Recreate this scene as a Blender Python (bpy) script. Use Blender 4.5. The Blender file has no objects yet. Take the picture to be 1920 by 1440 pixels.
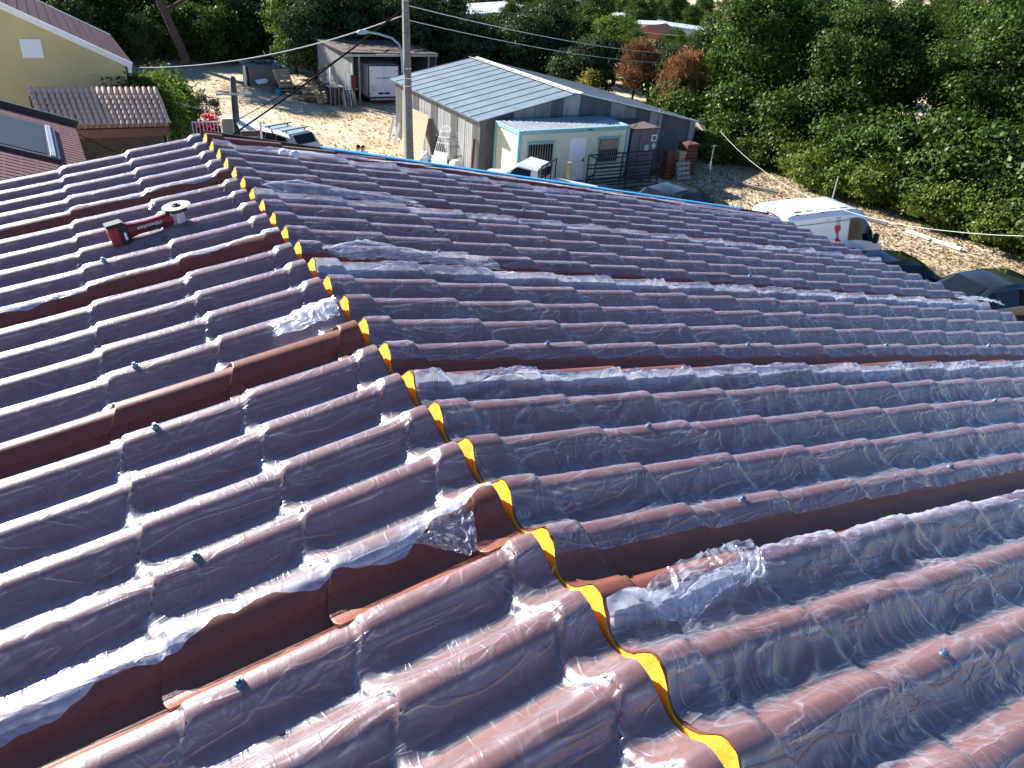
import bpy, bmesh, math, random
import numpy as np
from mathutils import Matrix, Vector, Euler
R=math.radians
random.seed(7); rng=np.random.default_rng(7)
SC=bpy.context.scene; COL=SC.collection

# ------------------------------------------------------------------ camera
cam=bpy.data.cameras.new('camera'); camo=bpy.data.objects.new('camera',cam); COL.objects.link(camo)
cam.sensor_width=36; cam.lens=27.036; cam.clip_start=.05; cam.clip_end=3000
_r=Vector((0.86924124,-0.48940769,0.06999841)); _u=Vector((0.19443581,0.46859268,0.86175148)); _w=Vector((0.45454854,0.73545973,-0.50247847))
camo.matrix_world=Matrix(((_r.x,_u.x,-_w.x,-0.80752785),(_r.y,_u.y,-_w.y,-0.51297886),(_r.z,_u.z,-_w.z,1.18599705),(0,0,0,1)))
SC.camera=camo
# ------------------------------------------------------------------ sky and sun
SUN_EL=27.0; SUN_AZ=-26.0          # degrees; azimuth from +Y towards +X
wd=bpy.data.worlds.new('World'); SC.world=wd; wd.use_nodes=True
nt=wd.node_tree; bg=nt.nodes['Background']
sky=nt.nodes.new('ShaderNodeTexSky'); sky.sky_type='NISHITA'; sky.sun_disc=False
sky.sun_elevation=R(SUN_EL); sky.sun_rotation=R(SUN_AZ); sky.air_density=1.0; sky.dust_density=.15; sky.ozone_density=8.0
nt.links.new(sky.outputs[0],bg.inputs[0]); bg.inputs[1].default_value=0.064
sl=bpy.data.lights.new('sun','SUN'); sl.energy=5.0; sl.angle=R(.53); sl.color=(1,.955,.88)
so=bpy.data.objects.new('sun',sl); COL.objects.link(so)
sd=Vector((math.sin(R(SUN_AZ))*math.cos(R(SUN_EL)),math.cos(R(SUN_AZ))*math.cos(R(SUN_EL)),math.sin(R(SUN_EL))))
so.rotation_euler=sd.to_track_quat('Z','Y').to_euler(); so.location=(-20,30,40)
SC.view_settings.view_transform='Standard'; SC.view_settings.look='None'; SC.view_settings.gamma=1
SC.view_settings.use_curve_mapping=False; SC.view_settings.exposure=1.6

# ------------------------------------------------------------------ helpers
def wm(o):
    m=o.matrix_basis.copy()
    return wm(o.parent)@o.matrix_parent_inverse@m if o.parent else m
def par(c,p):
    c.parent=p; c.matrix_parent_inverse=wm(p).inverted()
def tag(o,label=None,cat=None,group=None,kind=None):
    if label: o['label']=label
    if cat: o['category']=cat
    if group: o['group']=group
    if kind: o['kind']=kind
    return o
def empty(name,loc,label,cat,group=None,rz=0):
    o=bpy.data.objects.new(name,None); COL.objects.link(o); o.location=loc; o.rotation_euler=(0,0,rz); o.empty_display_size=.2
    return tag(o,label,cat,group)
def link(name,me,parent=None,loc=None,rot=None):
    o=bpy.data.objects.new(name,me); COL.objects.link(o)
    if loc is not None: o.location=loc
    if rot is not None: o.rotation_euler=rot
    if parent: par(o,parent)
    return o
def local(name,me,parent,loc=(0,0,0),rot=(0,0,0)):
    "child given in its parent's own axes"
    o=bpy.data.objects.new(name,me); COL.objects.link(o); o.parent=parent; o.location=loc; o.rotation_euler=rot
    return o
def setsmooth(me,ang=None):
    me.polygons.foreach_set('use_smooth',np.ones(len(me.polygons),bool))
    if ang is not None:
        try: me.set_sharp_from_angle(angle=R(ang))
        except Exception: pass
def np_mesh(name,V,Q,mat,smooth=True,attrs=None,ang=None):
    "V (n,3), Q (m,3|4) int"
    V=np.ascontiguousarray(V,np.float32); Q=np.ascontiguousarray(Q,np.int32)
    me=bpy.data.meshes.new(name); n=Q.shape[1]
    me.vertices.add(len(V)); me.vertices.foreach_set('co',V.ravel())
    me.loops.add(Q.size); me.loops.foreach_set('vertex_index',Q.ravel())
    me.polygons.add(len(Q)); me.polygons.foreach_set('loop_start',np.arange(0,Q.size,n,dtype=np.int32)); me.polygons.foreach_set('loop_total',np.full(len(Q),n,np.int32))
    me.update(calc_edges=True)
    if smooth: setsmooth(me,ang)
    if attrs:
        for k,a in attrs.items():
            at=me.attributes.new(k,'FLOAT','POINT'); at.data.foreach_set('value',np.ascontiguousarray(a,np.float32).ravel())
    if mat: me.materials.append(mat)
    return me
def grid_q(n,m,flip=False):
    i=np.arange(n*m).reshape(n,m)
    q=np.stack([i[:-1,:-1],i[:-1,1:],i[1:,1:],i[1:,:-1]],-1).reshape(-1,4)
    return q[:,::-1] if flip else q
class MB:
    "collects solid shapes, becomes one mesh"
    def __init__(s): s.v=[]; s.f=[]
    def add(s,vs,fs,M=None):
        b=len(s.v)
        s.v+= [tuple((M@Vector(v)) if M else v) for v in vs]; s.f+=[tuple(b+i for i in f) for f in fs]; return s
    def box(s,c,d,rz=0,rx=0,ry=0,M=None):
        x,y,z=d[0]/2,d[1]/2,d[2]/2
        T=Matrix.Translation(c)@Euler((rx,ry,rz)).to_matrix().to_4x4()
        if M: T=M@T
        return s.add([(-x,-y,-z),(x,-y,-z),(x,y,-z),(-x,y,-z),(-x,-y,z),(x,-y,z),(x,y,z),(-x,y,z)],[(0,3,2,1),(4,5,6,7),(0,1,5,4),(1,2,6,5),(2,3,7,6),(3,0,4,7)],T)
    def bar(s,a,b,w,h=None,up=(0,0,1)):
        "square bar from a to b"
        a=Vector(a);b=Vector(b);h=h or w;d=(b-a).normalized();x=d.cross(Vector(up))
        if x.length<1e-4: x=d.cross(Vector((1,0,0)))
        x.normalize();y=x.cross(d)
        vs=[a+x*i*w/2+y*j*h/2 for i,j in((-1,-1),(1,-1),(1,1),(-1,1))]+[b+x*i*w/2+y*j*h/2 for i,j in((-1,-1),(1,-1),(1,1),(-1,1))]
        return s.add(vs,[(0,1,2,3),(7,6,5,4),(0,4,5,1),(1,5,6,2),(2,6,7,3),(3,7,4,0)])
    def cyl(s,a,b,r0,r1=None,n=10,caps=True):
        a=Vector(a);b=Vector(b);r1=r0 if r1 is None else r1;d=(b-a).normalized()
        x=d.cross(Vector((0,0,1)))
        if x.length<1e-3: x=Vector((1,0,0))
        x.normalize();y=d.cross(x)
        vs=[];
        for p,r in((a,r0),(b,r1)):
            vs+=[p+(x*math.cos(2*math.pi*i/n)+y*math.sin(2*math.pi*i/n))*r for i in range(n)]
        fs=[(i,(i+1)%n,n+(i+1)%n,n+i) for i in range(n)]
        if caps: fs+=[tuple(range(n))[::-1],tuple(range(n,2*n))]
        return s.add(vs,fs)
    def tube(s,pts,r,n=6):
        pts=[Vector(p) for p in pts]; rr=r if isinstance(r,(list,tuple)) else [r]*len(pts)
        b=len(s.v); up=None
        for i,p in enumerate(pts):
            d=(pts[min(i+1,len(pts)-1)]-pts[max(i-1,0)]).normalized()
            x=d.cross(Vector((0,0,1))) if up is None else up-d*up.dot(d)
            if x.length<1e-3: x=d.cross(Vector((1,0,0)))
            x.normalize(); up=x; y=d.cross(x)
            s.v+=[tuple(p+(x*math.cos(2*math.pi*k/n)+y*math.sin(2*math.pi*k/n))*rr[i]) for k in range(n)]
        for i in range(len(pts)-1):
            for k in range(n): s.f.append((b+i*n+k,b+i*n+(k+1)%n,b+(i+1)*n+(k+1)%n,b+(i+1)*n+k))
        s.f.append(tuple(b+k for k in range(n))[::-1]); s.f.append(tuple(b+(len(pts)-1)*n+k for k in range(n)))
        return s
    def prism(s,poly,d,axis='y',c=(0,0,0),M=None):
        "extrude a 2D outline; axis y: outline in xz, axis x: outline in yz, axis z: outline in xy"
        n=len(poly)
        def P(p,t): return {'y':(p[0],t,p[1]),'x':(t,p[0],p[1]),'z':(p[0],p[1],t)}[axis]
        vs=[Vector(P(p,-d/2))+Vector(c) for p in poly]+[Vector(P(p,d/2))+Vector(c) for p in poly]
        fs=[tuple(range(n)),tuple(range(2*n-1,n-1,-1))]+[(i,n+i,n+(i+1)%n,(i+1)%n) for i in range(n)]
        return s.add(vs,fs,M)
    def mesh(s,name,mat,smooth=None,bevel=0):
        me=bpy.data.meshes.new(name); me.from_pydata(s.v,[],s.f); me.validate()
        bm=bmesh.new(); bm.from_mesh(me)
        if bevel: bmesh.ops.bevel(bm,geom=bm.edges[:],offset=bevel,segments=1,affect='EDGES',clamp_overlap=True)
        bmesh.ops.recalc_face_normals(bm,faces=bm.faces[:]); bm.to_mesh(me); bm.free()
        if smooth is not None: setsmooth(me,smooth)
        me.materials.append(mat); return me
    def build(s,name,mat,parent=None,smooth=None,bevel=0):
        return link(name,s.mesh(name,mat,smooth,bevel),parent)
# ---- noise
def _h(ix,iy,seed):
    n=(ix.astype(np.int64)*374761393+iy.astype(np.int64)*668265263+seed*974634533)&0xffffffff
    n=((n^(n>>13))*1274126177)&0xffffffff
    return ((n^(n>>16))&0xffff)/65535.0
def vn(x,y,seed=0):
    "gradient noise -1..1"
    x=np.asarray(x,float);y=np.asarray(y,float)
    ix=np.floor(x);iy=np.floor(y);fx=x-ix;fy=y-iy;ix=ix.astype(np.int64);iy=iy.astype(np.int64)
    u=fx*fx*fx*(fx*(fx*6-15)+10);v=fy*fy*fy*(fy*(fy*6-15)+10)
    def g(a,b,dx,dy):
        t=_h(a,b,seed)*2*np.pi; return np.cos(t)*dx+np.sin(t)*dy
    a=g(ix,iy,fx,fy);b=g(ix+1,iy,fx-1,fy);c=g(ix,iy+1,fx,fy-1);d=g(ix+1,iy+1,fx-1,fy-1)
    return 1.45*((a*(1-u)+b*u)*(1-v)+(c*(1-u)+d*u)*v)
def fbm(x,y,seed=0,o=4):
    r=0;a=.5
    for i in range(o): r=r+a*vn(x*2**i,y*2**i,seed+i*17); a*=.5
    return r
def ridge(x,y,seed=0): return 1-np.abs(vn(x,y,seed))*1.6
# ---- materials
def node(t,typ,**kw):
    n=t.nodes.new(typ)
    for k,v in kw.items():
        if k in n.inputs.keys(): n.inputs[k].default_value=v
        else: setattr(n,k,v)
    return n
def mat(name,col=(.5,.5,.5),rough=.6,metal=0,noise=0,scale=8,col2=None,bump=0,bscale=None,coord='Object',spec=.5,stretch=None,detail=5,coat=0,trans=0,alpha=1,fine=0):
    m=bpy.data.materials.new(name); m.use_nodes=True; t=m.node_tree; b=t.nodes['Principled BSDF']
    b.inputs['Base Color'].default_value=(*col,1); b.inputs['Roughness'].default_value=rough; b.inputs['Metallic'].default_value=metal
    b.inputs['Specular IOR Level'].default_value=spec; b.inputs['Coat Weight'].default_value=coat; b.inputs['Transmission Weight'].default_value=trans
    if noise or bump:
        tc=node(t,'ShaderNodeTexCoord'); mp=node(t,'ShaderNodeMapping'); t.links.new(tc.outputs[coord],mp.inputs[0])
        if stretch: mp.inputs['Scale'].default_value=stretch
    if noise:
        nz=node(t,'ShaderNodeTexNoise',Scale=scale,Detail=detail,Roughness=.62); t.links.new(mp.outputs[0],nz.inputs['Vector'])
        rp=node(t,'ShaderNodeValToRGB'); c2=col2 or tuple(c*(1-noise) for c in col)
        rp.color_ramp.elements[0].position=.32; rp.color_ramp.elements[1].position=.68
        rp.color_ramp.elements[0].color=(*c2,1); rp.color_ramp.elements[1].color=(*col,1)
        t.links.new(nz.outputs['Fac'],rp.inputs[0]); src=rp.outputs[0]
        if fine:
            nf=node(t,'ShaderNodeTexNoise',Scale=scale*14,Detail=3); t.links.new(mp.outputs[0],nf.inputs['Vector'])
            mr=node(t,'ShaderNodeMapRange'); mr.inputs['From Min'].default_value=.3; mr.inputs['From Max'].default_value=.7; mr.inputs['To Min'].default_value=1-fine; mr.inputs['To Max'].default_value=1+fine*.4
            t.links.new(nf.outputs['Fac'],mr.inputs[0])
            mx=node(t,'ShaderNodeMix',data_type='RGBA',blend_type='MULTIPLY'); mx.inputs[0].default_value=1
            t.links.new(src,mx.inputs[6]); t.links.new(mr.outputs[0],mx.inputs[7]); src=mx.outputs[2]
        t.links.new(src,b.inputs['Base Color'])
        r2=node(t,'ShaderNodeMapRange'); r2.inputs['To Min'].default_value=max(0,rough-.1); r2.inputs['To Max'].default_value=min(1,rough+.12)
        t.links.new(nz.outputs['Fac'],r2.inputs[0]); t.links.new(r2.outputs[0],b.inputs['Roughness'])
    if bump:
        nb=node(t,'ShaderNodeTexNoise',Scale=bscale or scale*3,Detail=4); t.links.new(mp.outputs[0],nb.inputs['Vector'])
        bp=node(t,'ShaderNodeBump',Strength=bump,Distance=.02); t.links.new(nb.outputs['Fac'],bp.inputs['Height']); t.links.new(bp.outputs[0],b.inputs['Normal'])
    return m
# ================================================================== THE ROOF
TH=R(11.096); P=.2; LT=.362; S0=.095
_t=np.array([0,.08,.14,.20,.27,.34,.41,.48,.56,.66,.77,.88,.95,1.0])
_z=1.12*np.array([0,-.0008,-.003,-.0095,-.0245,-.0405,-.050,-.054,-.055,-.051,-.039,-.017,-.0035,0])
def _mk():
    t=np.concatenate([_t[:-1]-1,_t[:-1],_t[:-1]+1]); z=np.tile(_z[:-1],3); x=np.linspace(0,1,401); y=np.interp(x,t,z)
    k=np.hanning(13); k/=k.sum(); yy=np.concatenate([y[:-1],y[:-1],y[:-1]]); ys=np.convolve(yy,k,'same')[400:801]
    return x,ys-ys.max()
_px,_pz=_mk()
def prof(y): return np.interp(np.mod(-np.asarray(y)/P,1.0),_px,_pz)
def delta(y): return -.042*prof(y)/.055
STEP=.016
def saw(s,y): return STEP*np.mod((s-S0-delta(y))/LT,1.0)
YN=-.33*P                                      # near lap edge of a panel (panel-local, crest 0 at y=0)
YF=YN+5*P+.012
# -- materials
def tile_mat():
    m=mat('painted_tile_sheet',(.22,.076,.047),.40,noise=.25,scale=5,col2=(.165,.058,.038),bump=.16,bscale=420,fine=.12,spec=.45)
    return m
M_TILE=tile_mat()
M_FOAM=mat('yellow_foam',(.80,.45,.04),.9,noise=.3,scale=14,col2=(.70,.36,.03),bump=.12,bscale=120,fine=.03)
M_STEEL=mat('zinc_screw',(.16,.24,.34),.4,metal=.7)
M_RUB=mat('rubber_washer',(.05,.055,.07),.7)
def film_mat(name,milk=.10,tint=(.985,.985,.99),dens=1.0,crease=1.0):
    m=bpy.data.materials.new(name); m.use_nodes=True; t=m.node_tree; t.nodes.clear()
    out=node(t,'ShaderNodeOutputMaterial'); tc=node(t,'ShaderNodeTexCoord'); L=t.links.new
    geo=tc.outputs['Object']
    # wrinkle bump: distorted noise, stretched both ways, plus fine crinkle
    def nz(scale,stretch,rot=0,dist=0,detail=4):
        mp=node(t,'ShaderNodeMapping'); mp.inputs['Scale'].default_value=stretch; mp.inputs['Rotation'].default_value=(0,0,rot); L(geo,mp.inputs[0])
        n=node(t,'ShaderNodeTexNoise',Scale=scale,Detail=detail,Distortion=dist); L(mp.outputs[0],n.inputs['Vector']); return n.outputs['Fac']
    def ridged(v,wid=.05):
        a=node(t,'ShaderNodeMath',operation='SUBTRACT'); L(v,a.inputs[0]); a.inputs[1].default_value=.5
        b=node(t,'ShaderNodeMath',operation='ABSOLUTE'); L(a.outputs[0],b.inputs[0])
        c=node(t,'ShaderNodeMapRange'); c.inputs['From Min'].default_value=0; c.inputs['From Max'].default_value=wid; c.inputs['To Min'].default_value=1; c.inputs['To Max'].default_value=0
        c.interpolation_type='SMOOTHSTEP'; L(b.outputs[0],c.inputs[0]); return c.outputs[0]
    def madd(a,b,k):
        n=node(t,'ShaderNodeMath',operation='MULTIPLY_ADD'); L(b,n.inputs[0]); n.inputs[1].default_value=k
        if a is None: n.inputs[2].default_value=0
        else: L(a,n.inputs[2])
        return n.outputs[0]
    c1=ridged(nz(3.3,(1,3.0,2.4),.45,1.0,2.5),.045); c2=ridged(nz(7.5,(1.7,.6,1),-.5,1.2,2.0),.05)
    hgt=madd(None,c1,1.); hgt=madd(hgt,c2,.4)
    bp=node(t,'ShaderNodeBump',Strength=.55*crease,Distance=.004); L(hgt,bp.inputs['Height'])
    at=node(t,'ShaderNodeAttribute'); at.attribute_name='milk'
    # milky haze: base + folded layers + crease lines
    a=madd(None,at.outputs['Fac'],.70); a=madd(a,c1,.13*crease); a=madd(a,c2,.09*crease)
    ad=node(t,'ShaderNodeMath',operation='ADD'); L(a,ad.inputs[0]); ad.inputs[1].default_value=milk
    cl=node(t,'ShaderNodeClamp'); cl.inputs['Max'].default_value=.86; L(ad.outputs[0],cl.inputs['Value'])
    tr=node(t,'ShaderNodeBsdfTransparent'); tr.inputs[0].default_value=(*tint,1)
    df=node(t,'ShaderNodeBsdfDiffuse'); df.inputs[0].default_value=(.72,.79,.93,1); L(bp.outputs[0],df.inputs['Normal'])
    tl=node(t,'ShaderNodeBsdfTranslucent'); tl.inputs[0].default_value=(.74,.80,.92,1); L(bp.outputs[0],tl.inputs['Normal'])
    m1=node(t,'ShaderNodeMixShader'); m1.inputs[0].default_value=.45; L(df.outputs[0],m1.inputs[1]); L(tl.outputs[0],m1.inputs[2])
    m2=node(t,'ShaderNodeMixShader'); L(cl.outputs[0],m2.inputs[0]); L(tr.outputs[0],m2.inputs[1]); L(m1.outputs[0],m2.inputs[2])
    gs=[]
    for ro in (.15,.37):
        g=node(t,'ShaderNodeBsdfGlossy'); g.inputs['Roughness'].default_value=ro; g.inputs[0].default_value=(.86,.91,1,1); L(bp.outputs[0],g.inputs['Normal']); gs.append(g)
    gl=node(t,'ShaderNodeMixShader'); gl.inputs[0].default_value=.7; L(gs[0].outputs[0],gl.inputs[1]); L(gs[1].outputs[0],gl.inputs[2])
    ge=node(t,'ShaderNodeNewGeometry'); dp=node(t,'ShaderNodeVectorMath',operation='DOT_PRODUCT'); L(ge.outputs['Incoming'],dp.inputs[0]); L(bp.outputs[0],dp.inputs[1])
    ab=node(t,'ShaderNodeMath',operation='ABSOLUTE'); L(dp.outputs['Value'],ab.inputs[0])
    om=node(t,'ShaderNodeMath',operation='SUBTRACT'); om.inputs[0].default_value=1; L(ab.outputs[0],om.inputs[1]); om.use_clamp=True
    pw=node(t,'ShaderNodeMath',operation='POWER'); L(om.outputs[0],pw.inputs[0]); pw.inputs[1].default_value=4.6
    fm=node(t,'ShaderNodeMath',operation='MULTIPLY_ADD'); L(pw.outputs[0],fm.inputs[0]); fm.inputs[1].default_value=.75*dens; fm.inputs[2].default_value=.115*dens; fm.use_clamp=True
    m3=node(t,'ShaderNodeMixShader'); L(fm.outputs[0],m3.inputs[0]); L(m2.outputs[0],m3.inputs[1]); L(gl.outputs[0],m3.inputs[2])
    L(m3.outputs[0],out.inputs['Surface']); return m
M_FILM=film_mat('clear_protective_film',.055,dens=.95,crease=1.0)
M_FILM_L=film_mat('clear_film_pulled_tight',.055,dens=1.15,crease=.6)
M_FILM2=film_mat('loose_protective_film',.03,dens=.7,crease=.9)

# -- one tile course of a panel, panel-local (x = downslope, y along ridge, z = normal)
def course_mesh(side,length,first=False,ylo=YN,yhi=YF,s_from=0.,nper=22):
    ys=np.linspace(ylo,yhi,int(round((yhi-ylo)/P*nper))+1); h=prof(ys); d=delta(ys)
    lift=.0035*np.clip(1-(ys-ylo)/.09,0,1)**.7 - .002*np.clip(1-(yhi-ys)/.05,0,1)
    rows=[]
    if first:                                  # short cut-off piece at the ridge
        us=[s_from,.5*(s_from+S0),S0-.012,S0-.002]
        for u in us: rows.append((u+d*np.clip((u-s_from)/(S0-s_from),0,1),h+lift+STEP*(1-(S0-u)/LT)))
        e=S0-.002+d; top=h+lift+STEP*(1-.002/LT)
    else:
        for u in (-.03,0,.06,.4,.75,.93,.985,.996): rows.append((u*length+d,h+lift+STEP*u*length/LT))
        e=length*.996+d; top=h+lift+STEP*length/LT
    rows.append((e+.0012,top-.0012)); rows.append((e+.0014,top-.006)); rows.append((e-.001,top-STEP-.002))
    V=[];
    for s,z in rows: V.append(np.stack([side*s,ys,z],-1))
    V=np.concatenate(V); n=len(rows)
    return np_mesh('tile_course',V,grid_q(n,len(ys),flip=side>0),M_TILE,True,ang=50)
def foam_mesh(side,L,ylo,yhi,s_from):
    ys=np.linspace(ylo+.004,yhi-.016,int((yhi-ylo)/P*16)+1); h=prof(ys)-.0015; n=len(ys)
    jag=.004*vn(ys*60,ys*0,3)+.003*vn(ys*190,ys*0,5)
    top0=np.stack([np.full(n,s_from)+jag,ys,h+STEP*.74-.001],-1); top1=np.stack([np.full(n,L),ys,h-.002],-1)
    topm=np.stack([np.full(n,s_from+.05),ys,h-.004],-1)
    bot0=top0.copy(); bot0[:,2]=-.115; bot0[:,0]=s_from; bot1=top1.copy(); bot1[:,2]=-.115
    mid0=top0.copy(); mid0[:,2]=np.minimum(h-.02,-.07); mid0[:,0]=s_from+jag*.5
    V=np.concatenate([bot0,mid0,top0,topm,top1,bot1]); V[:,0]*=side
    return np_mesh('roof_panel',V,grid_q(6,n,flip=side>0),M_FOAM,True,ang=40)
M_WALLP=mat('warehouse_render',(.62,.60,.55),.85,noise=.12,scale=2)
M_DARK=mat('dark_steel',(.03,.03,.035),.5,metal=.3)
LR=5.37; LL=5.43; G0=-8.5
warehouse=empty('warehouse',(0,0,G0),'tile-profile panel roof building in the foreground, seen along its ridge','building')
wx=LR*math.cos(TH)-.35; wtop=-LR*math.sin(TH)
for nm,c,d in (('side_wall',(wx,-1.3,(G0+wtop-.05)/2),(.2,11.6,wtop-.05-G0)),('side_wall',(-wx,-1.3,(G0+wtop-.05)/2),(.2,11.6,wtop-.05-G0))):
    MB().box(c,d).build(nm,M_WALLP,warehouse)
for yy in (4.42,-7.2):
    MB().prism([(-wx,G0),(wx,G0),(wx,wtop-.06),(0,-.18),(-wx,wtop-.06)],.2,'y',(0,yy,0)).build('gable_wall',M_WALLP,warehouse)
MB().box((-.01,-1.4,-.26),(.16,11.4,.14)).build('ridge_beam',M_DARK,warehouse)
CM={}
def screw_mesh():
    m=MB(); m.cyl((0,0,-.001),(0,0,.004),.011,.010,12).cyl((0,0,.004),(0,0,.0065),.0085,.0085,12).cyl((0,0,.0065),(0,0,.013),.0062,.0058,6)
    return m.mesh('screw',M_STEEL,35)
SCR=screw_mesh()
screws_R={3:[.664,1.75,2.83,3.9],-2:[.69],8:[.643,1.75,2.83,3.9],13:[.66,2.83],18:[1.74],5:[.648,2.83],16:[1.785],0:[.693,2.83]}
screws_L={5:[.722],3:[.711,1.8],8:[.727,1.8],10:[.735],13:[1.8],15:[.74],0:[.72,1.8],-2:[.72]}
def add_panel(side,k0,nw=5):
    a0=.0 if side>0 else .030
    yhi=YN+nw*P+.012
    key=(side,nw)
    L=LR if side>0 else LL
    if key not in CM:
        n=int((L-S0)/LT); rest=L-S0-n*LT
        CM[key]=(foam_mesh(side,L-.01,YN,yhi,a0),course_mesh(side,LT,True,YN,yhi,a0),course_mesh(side,LT,False,YN,yhi),course_mesh(side,rest,False,YN,yhi),n)
    fo,c0,c1,c2,n=CM[key]
    p=link('roof_panel',fo,warehouse,(0,k0*P,0),(0,side*TH,0))
    local('tile_course',c0,p)
    for i in range(n): local('tile_course',c1,p,(side*(S0+i*LT),0,0))
    local('tile_course',c2,p,(side*(S0+n*LT),0,0))
    for k,ss in (screws_R if side>0 else screws_L).items():
        if k0<=k<k0+nw:
            for s in ss: local('screw',SCR,p,(side*s,(k-k0)*P-.008,float(saw(s,0.))+.004),(random.uniform(-.12,.12),random.uniform(-.12,.12),random.random()))
    return p
for k0 in (18,13,8,3,-2,-7,-12): add_panel(1,k0)
add_panel(1,23,1)
for k0 in (19,14,9,4,-1,-6,-11): add_panel(-1,k0)

# -- protective film
def film_mesh(side,k0,k1,edge_far,edge_near,S1,seed,wr=1.0,ds=.011,dy=.007,far_bunch=0.,near_bunch=0.,sag=.5,s_lo=0.,lift_fn=None):
    "panel-local film: y from edge_near(s) to edge_far(s), s from s_lo to S1"
    ns=int((S1-s_lo)/ds); s=np.linspace(s_lo,S1,ns)
    ef=edge_far(s); en=edge_near(s); ny=int((ef.max()-en.min())/dy)
    v=np.linspace(0,1,ny)
    Y=en[:,None]+(ef-en)[:,None]*v[None,:]; S=np.repeat(s[:,None],ny,1)
    S=S+.006*vn(Y*9,S*2,seed+5)*(S>s_lo+.02)
    base=prof(Y)+saw(S,Y)
    k0n=int(.018/ds)*2+1; ker=np.hanning(k0n+2)[1:-1]; ker/=ker.sum()
    pad=np.pad(base,((k0n//2,k0n//2),(0,0)),'edge'); bs=sum(ker[i]*pad[i:i+ns] for i in range(k0n))
    z=np.maximum(base,bs+.001)
    kn=int(.055/dy)*2+1; ky=np.hanning(kn+2)[1:-1]; ky/=ky.sum()
    pad=np.pad(z,((0,0),(kn//2,kn//2)),'edge'); by=sum(ky[i]*pad[:,i:i+ny] for i in range(kn))
    b=np.clip(sag+.75*fbm(S*3.1,Y*4.0,seed+1,3),0,.95)
    br=np.maximum(0,by-z); off=br*b
    z=z+off
    # creases fanning out from every step
    cs=np.floor((S-S0+LT/2)/LT); cy=np.round(Y/P)
    dS=S-S0-cs*LT; dY=Y-cy*P
    ang=np.arctan2(dY*1.2,dS+1e-6); r=np.hypot(dS,dY)+1e-5
    hid=cs*7.3+(cy+k0)*13.7+seed
    fan=ridge(ang*3.2+hid*3.1,hid*.77,seed+2)**2*np.exp(-((r-.045)/.05)**2)
    valley=np.clip(-prof(Y)/.055,0,1)
    w1=ridge(S*4.5+1.6*vn(S*3,Y*4,seed+8),Y*9-S*3,seed+3)**2; w2=ridge(S*9+Y*6+1.4*vn(S*5,Y*6,seed+9),Y*11,seed+4)**2; w3=vn(S*38,Y*44,seed+6)
    patch=np.clip(.40+1.3*fbm(S*1.7,Y*2.3,seed+7,2),.05,1.2)
    wrk=wr*patch*(.35+.9*valley)
    z=z+.0022+wrk*(.0110*np.clip(w1-.25,0,1)+.0040*w2)+fan*.0020*(.4+.6*wr)
    milk=.035*fan*fan*np.clip(wr,.5,1.4)+.10*wrk*w1**5
    dist_f=(ef[:,None]-Y); dist_n=(Y-en[:,None])
    for bun,dd,sd2 in ((far_bunch,dist_f,11),(near_bunch,dist_n,23)):
        if bun:
            wv=.048+.024*vn(S*2.3,S*0,seed+sd2)
            e=np.clip(1-dd/np.maximum(wv,.01),0,1)
            fold=.5*ridge(S*9+3*vn(S*2,Y*6,seed+sd2+1),Y*60+S*2,seed+sd2+2)+.5*ridge(S*24,Y*90-S*6,seed+sd2+3)
            z=z+bun*e*(.004+.014*np.clip(fold,0,1)*np.clip(.5+1.2*vn(S*4,S*0+3,seed+sd2+4),.15,1.2))
            milk=milk+bun*np.clip(e*2.0,0,1)*(.30+.75*fold)
    if lift_fn is not None:
        dz,dm=lift_fn(S,Y); z=z+dz; milk=milk+dm
    V=np.stack([side*S,Y,z],-1).reshape(-1,3)
    return np_mesh('protective_film',V,grid_q(ns,ny,flip=side>0),M_FILM if side>0 else M_FILM_L,True,attrs={'milk':np.clip(milk,0,1)})
def cst(v): return lambda s: np.full_like(s,v)
FILMS=[]
def put_film(side,k0,label,**kw):
    me=film_mesh(side,k0,None,**kw)
    o=link('protective_film',me,None,(0,k0*P,0),(0,side*TH,0))
    tag(o,label,'film','clear films still stuck on the roof panels'); FILMS.append(o); return o
def rag(c,a,f,seed,b=0): return lambda s: c+a*vn(s*f,s*0+.3,seed)+.45*a*vn(s*f*3.1,s*0+.7,seed+1)+.2*a*vn(s*f*9,s*0+.2,seed+2)+b*s
NL=YN+.004
# right slope: clean cut along the lap, bunched up along the far edge
def bump(s,a,b,w): return 1/(1+np.exp(-(s-a)/w))*1/(1+np.exp((s-b)/w))
put_film(1,-2,'wrinkled clear film on the nearest right-hand panel, torn open beside the ridge',edge_far=lambda s: 4*P+.012+.020*vn(s*3,s*0,5)-.055*bump(s,-.2,.42,.05)+.012*vn(s*11,s*0,6),edge_near=cst(NL),S1=3.1,seed=21,wr=1.7,ds=.0095,dy=.0062,far_bunch=1.,sag=.55)
put_film(1,3,'wrinkled clear film on the right-hand panel with the second nearest bunched white edge',edge_far=rag(4*P-.020,.018,2.6,31),edge_near=cst(NL),S1=LR,seed=41,wr=1.45,ds=.011,dy=.0066,far_bunch=1.,sag=.55)
put_film(1,8,'wrinkled clear film on the middle right-hand panel, its loose end blowing out over the eave',edge_far=rag(4*P-.020,.018,2.6,33),edge_near=cst(NL),S1=LR,seed=43,wr=1.15,ds=.013,dy=.0078,far_bunch=1.,sag=.5)
put_film(1,13,'clear film on the right-hand panel just above the billowing white bunch',edge_far=rag(4*P-.020,.014,2.6,35),edge_near=cst(NL),S1=LR,seed=45,wr=1.0,ds=.015,dy=.009,far_bunch=.8,sag=.45)
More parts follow.
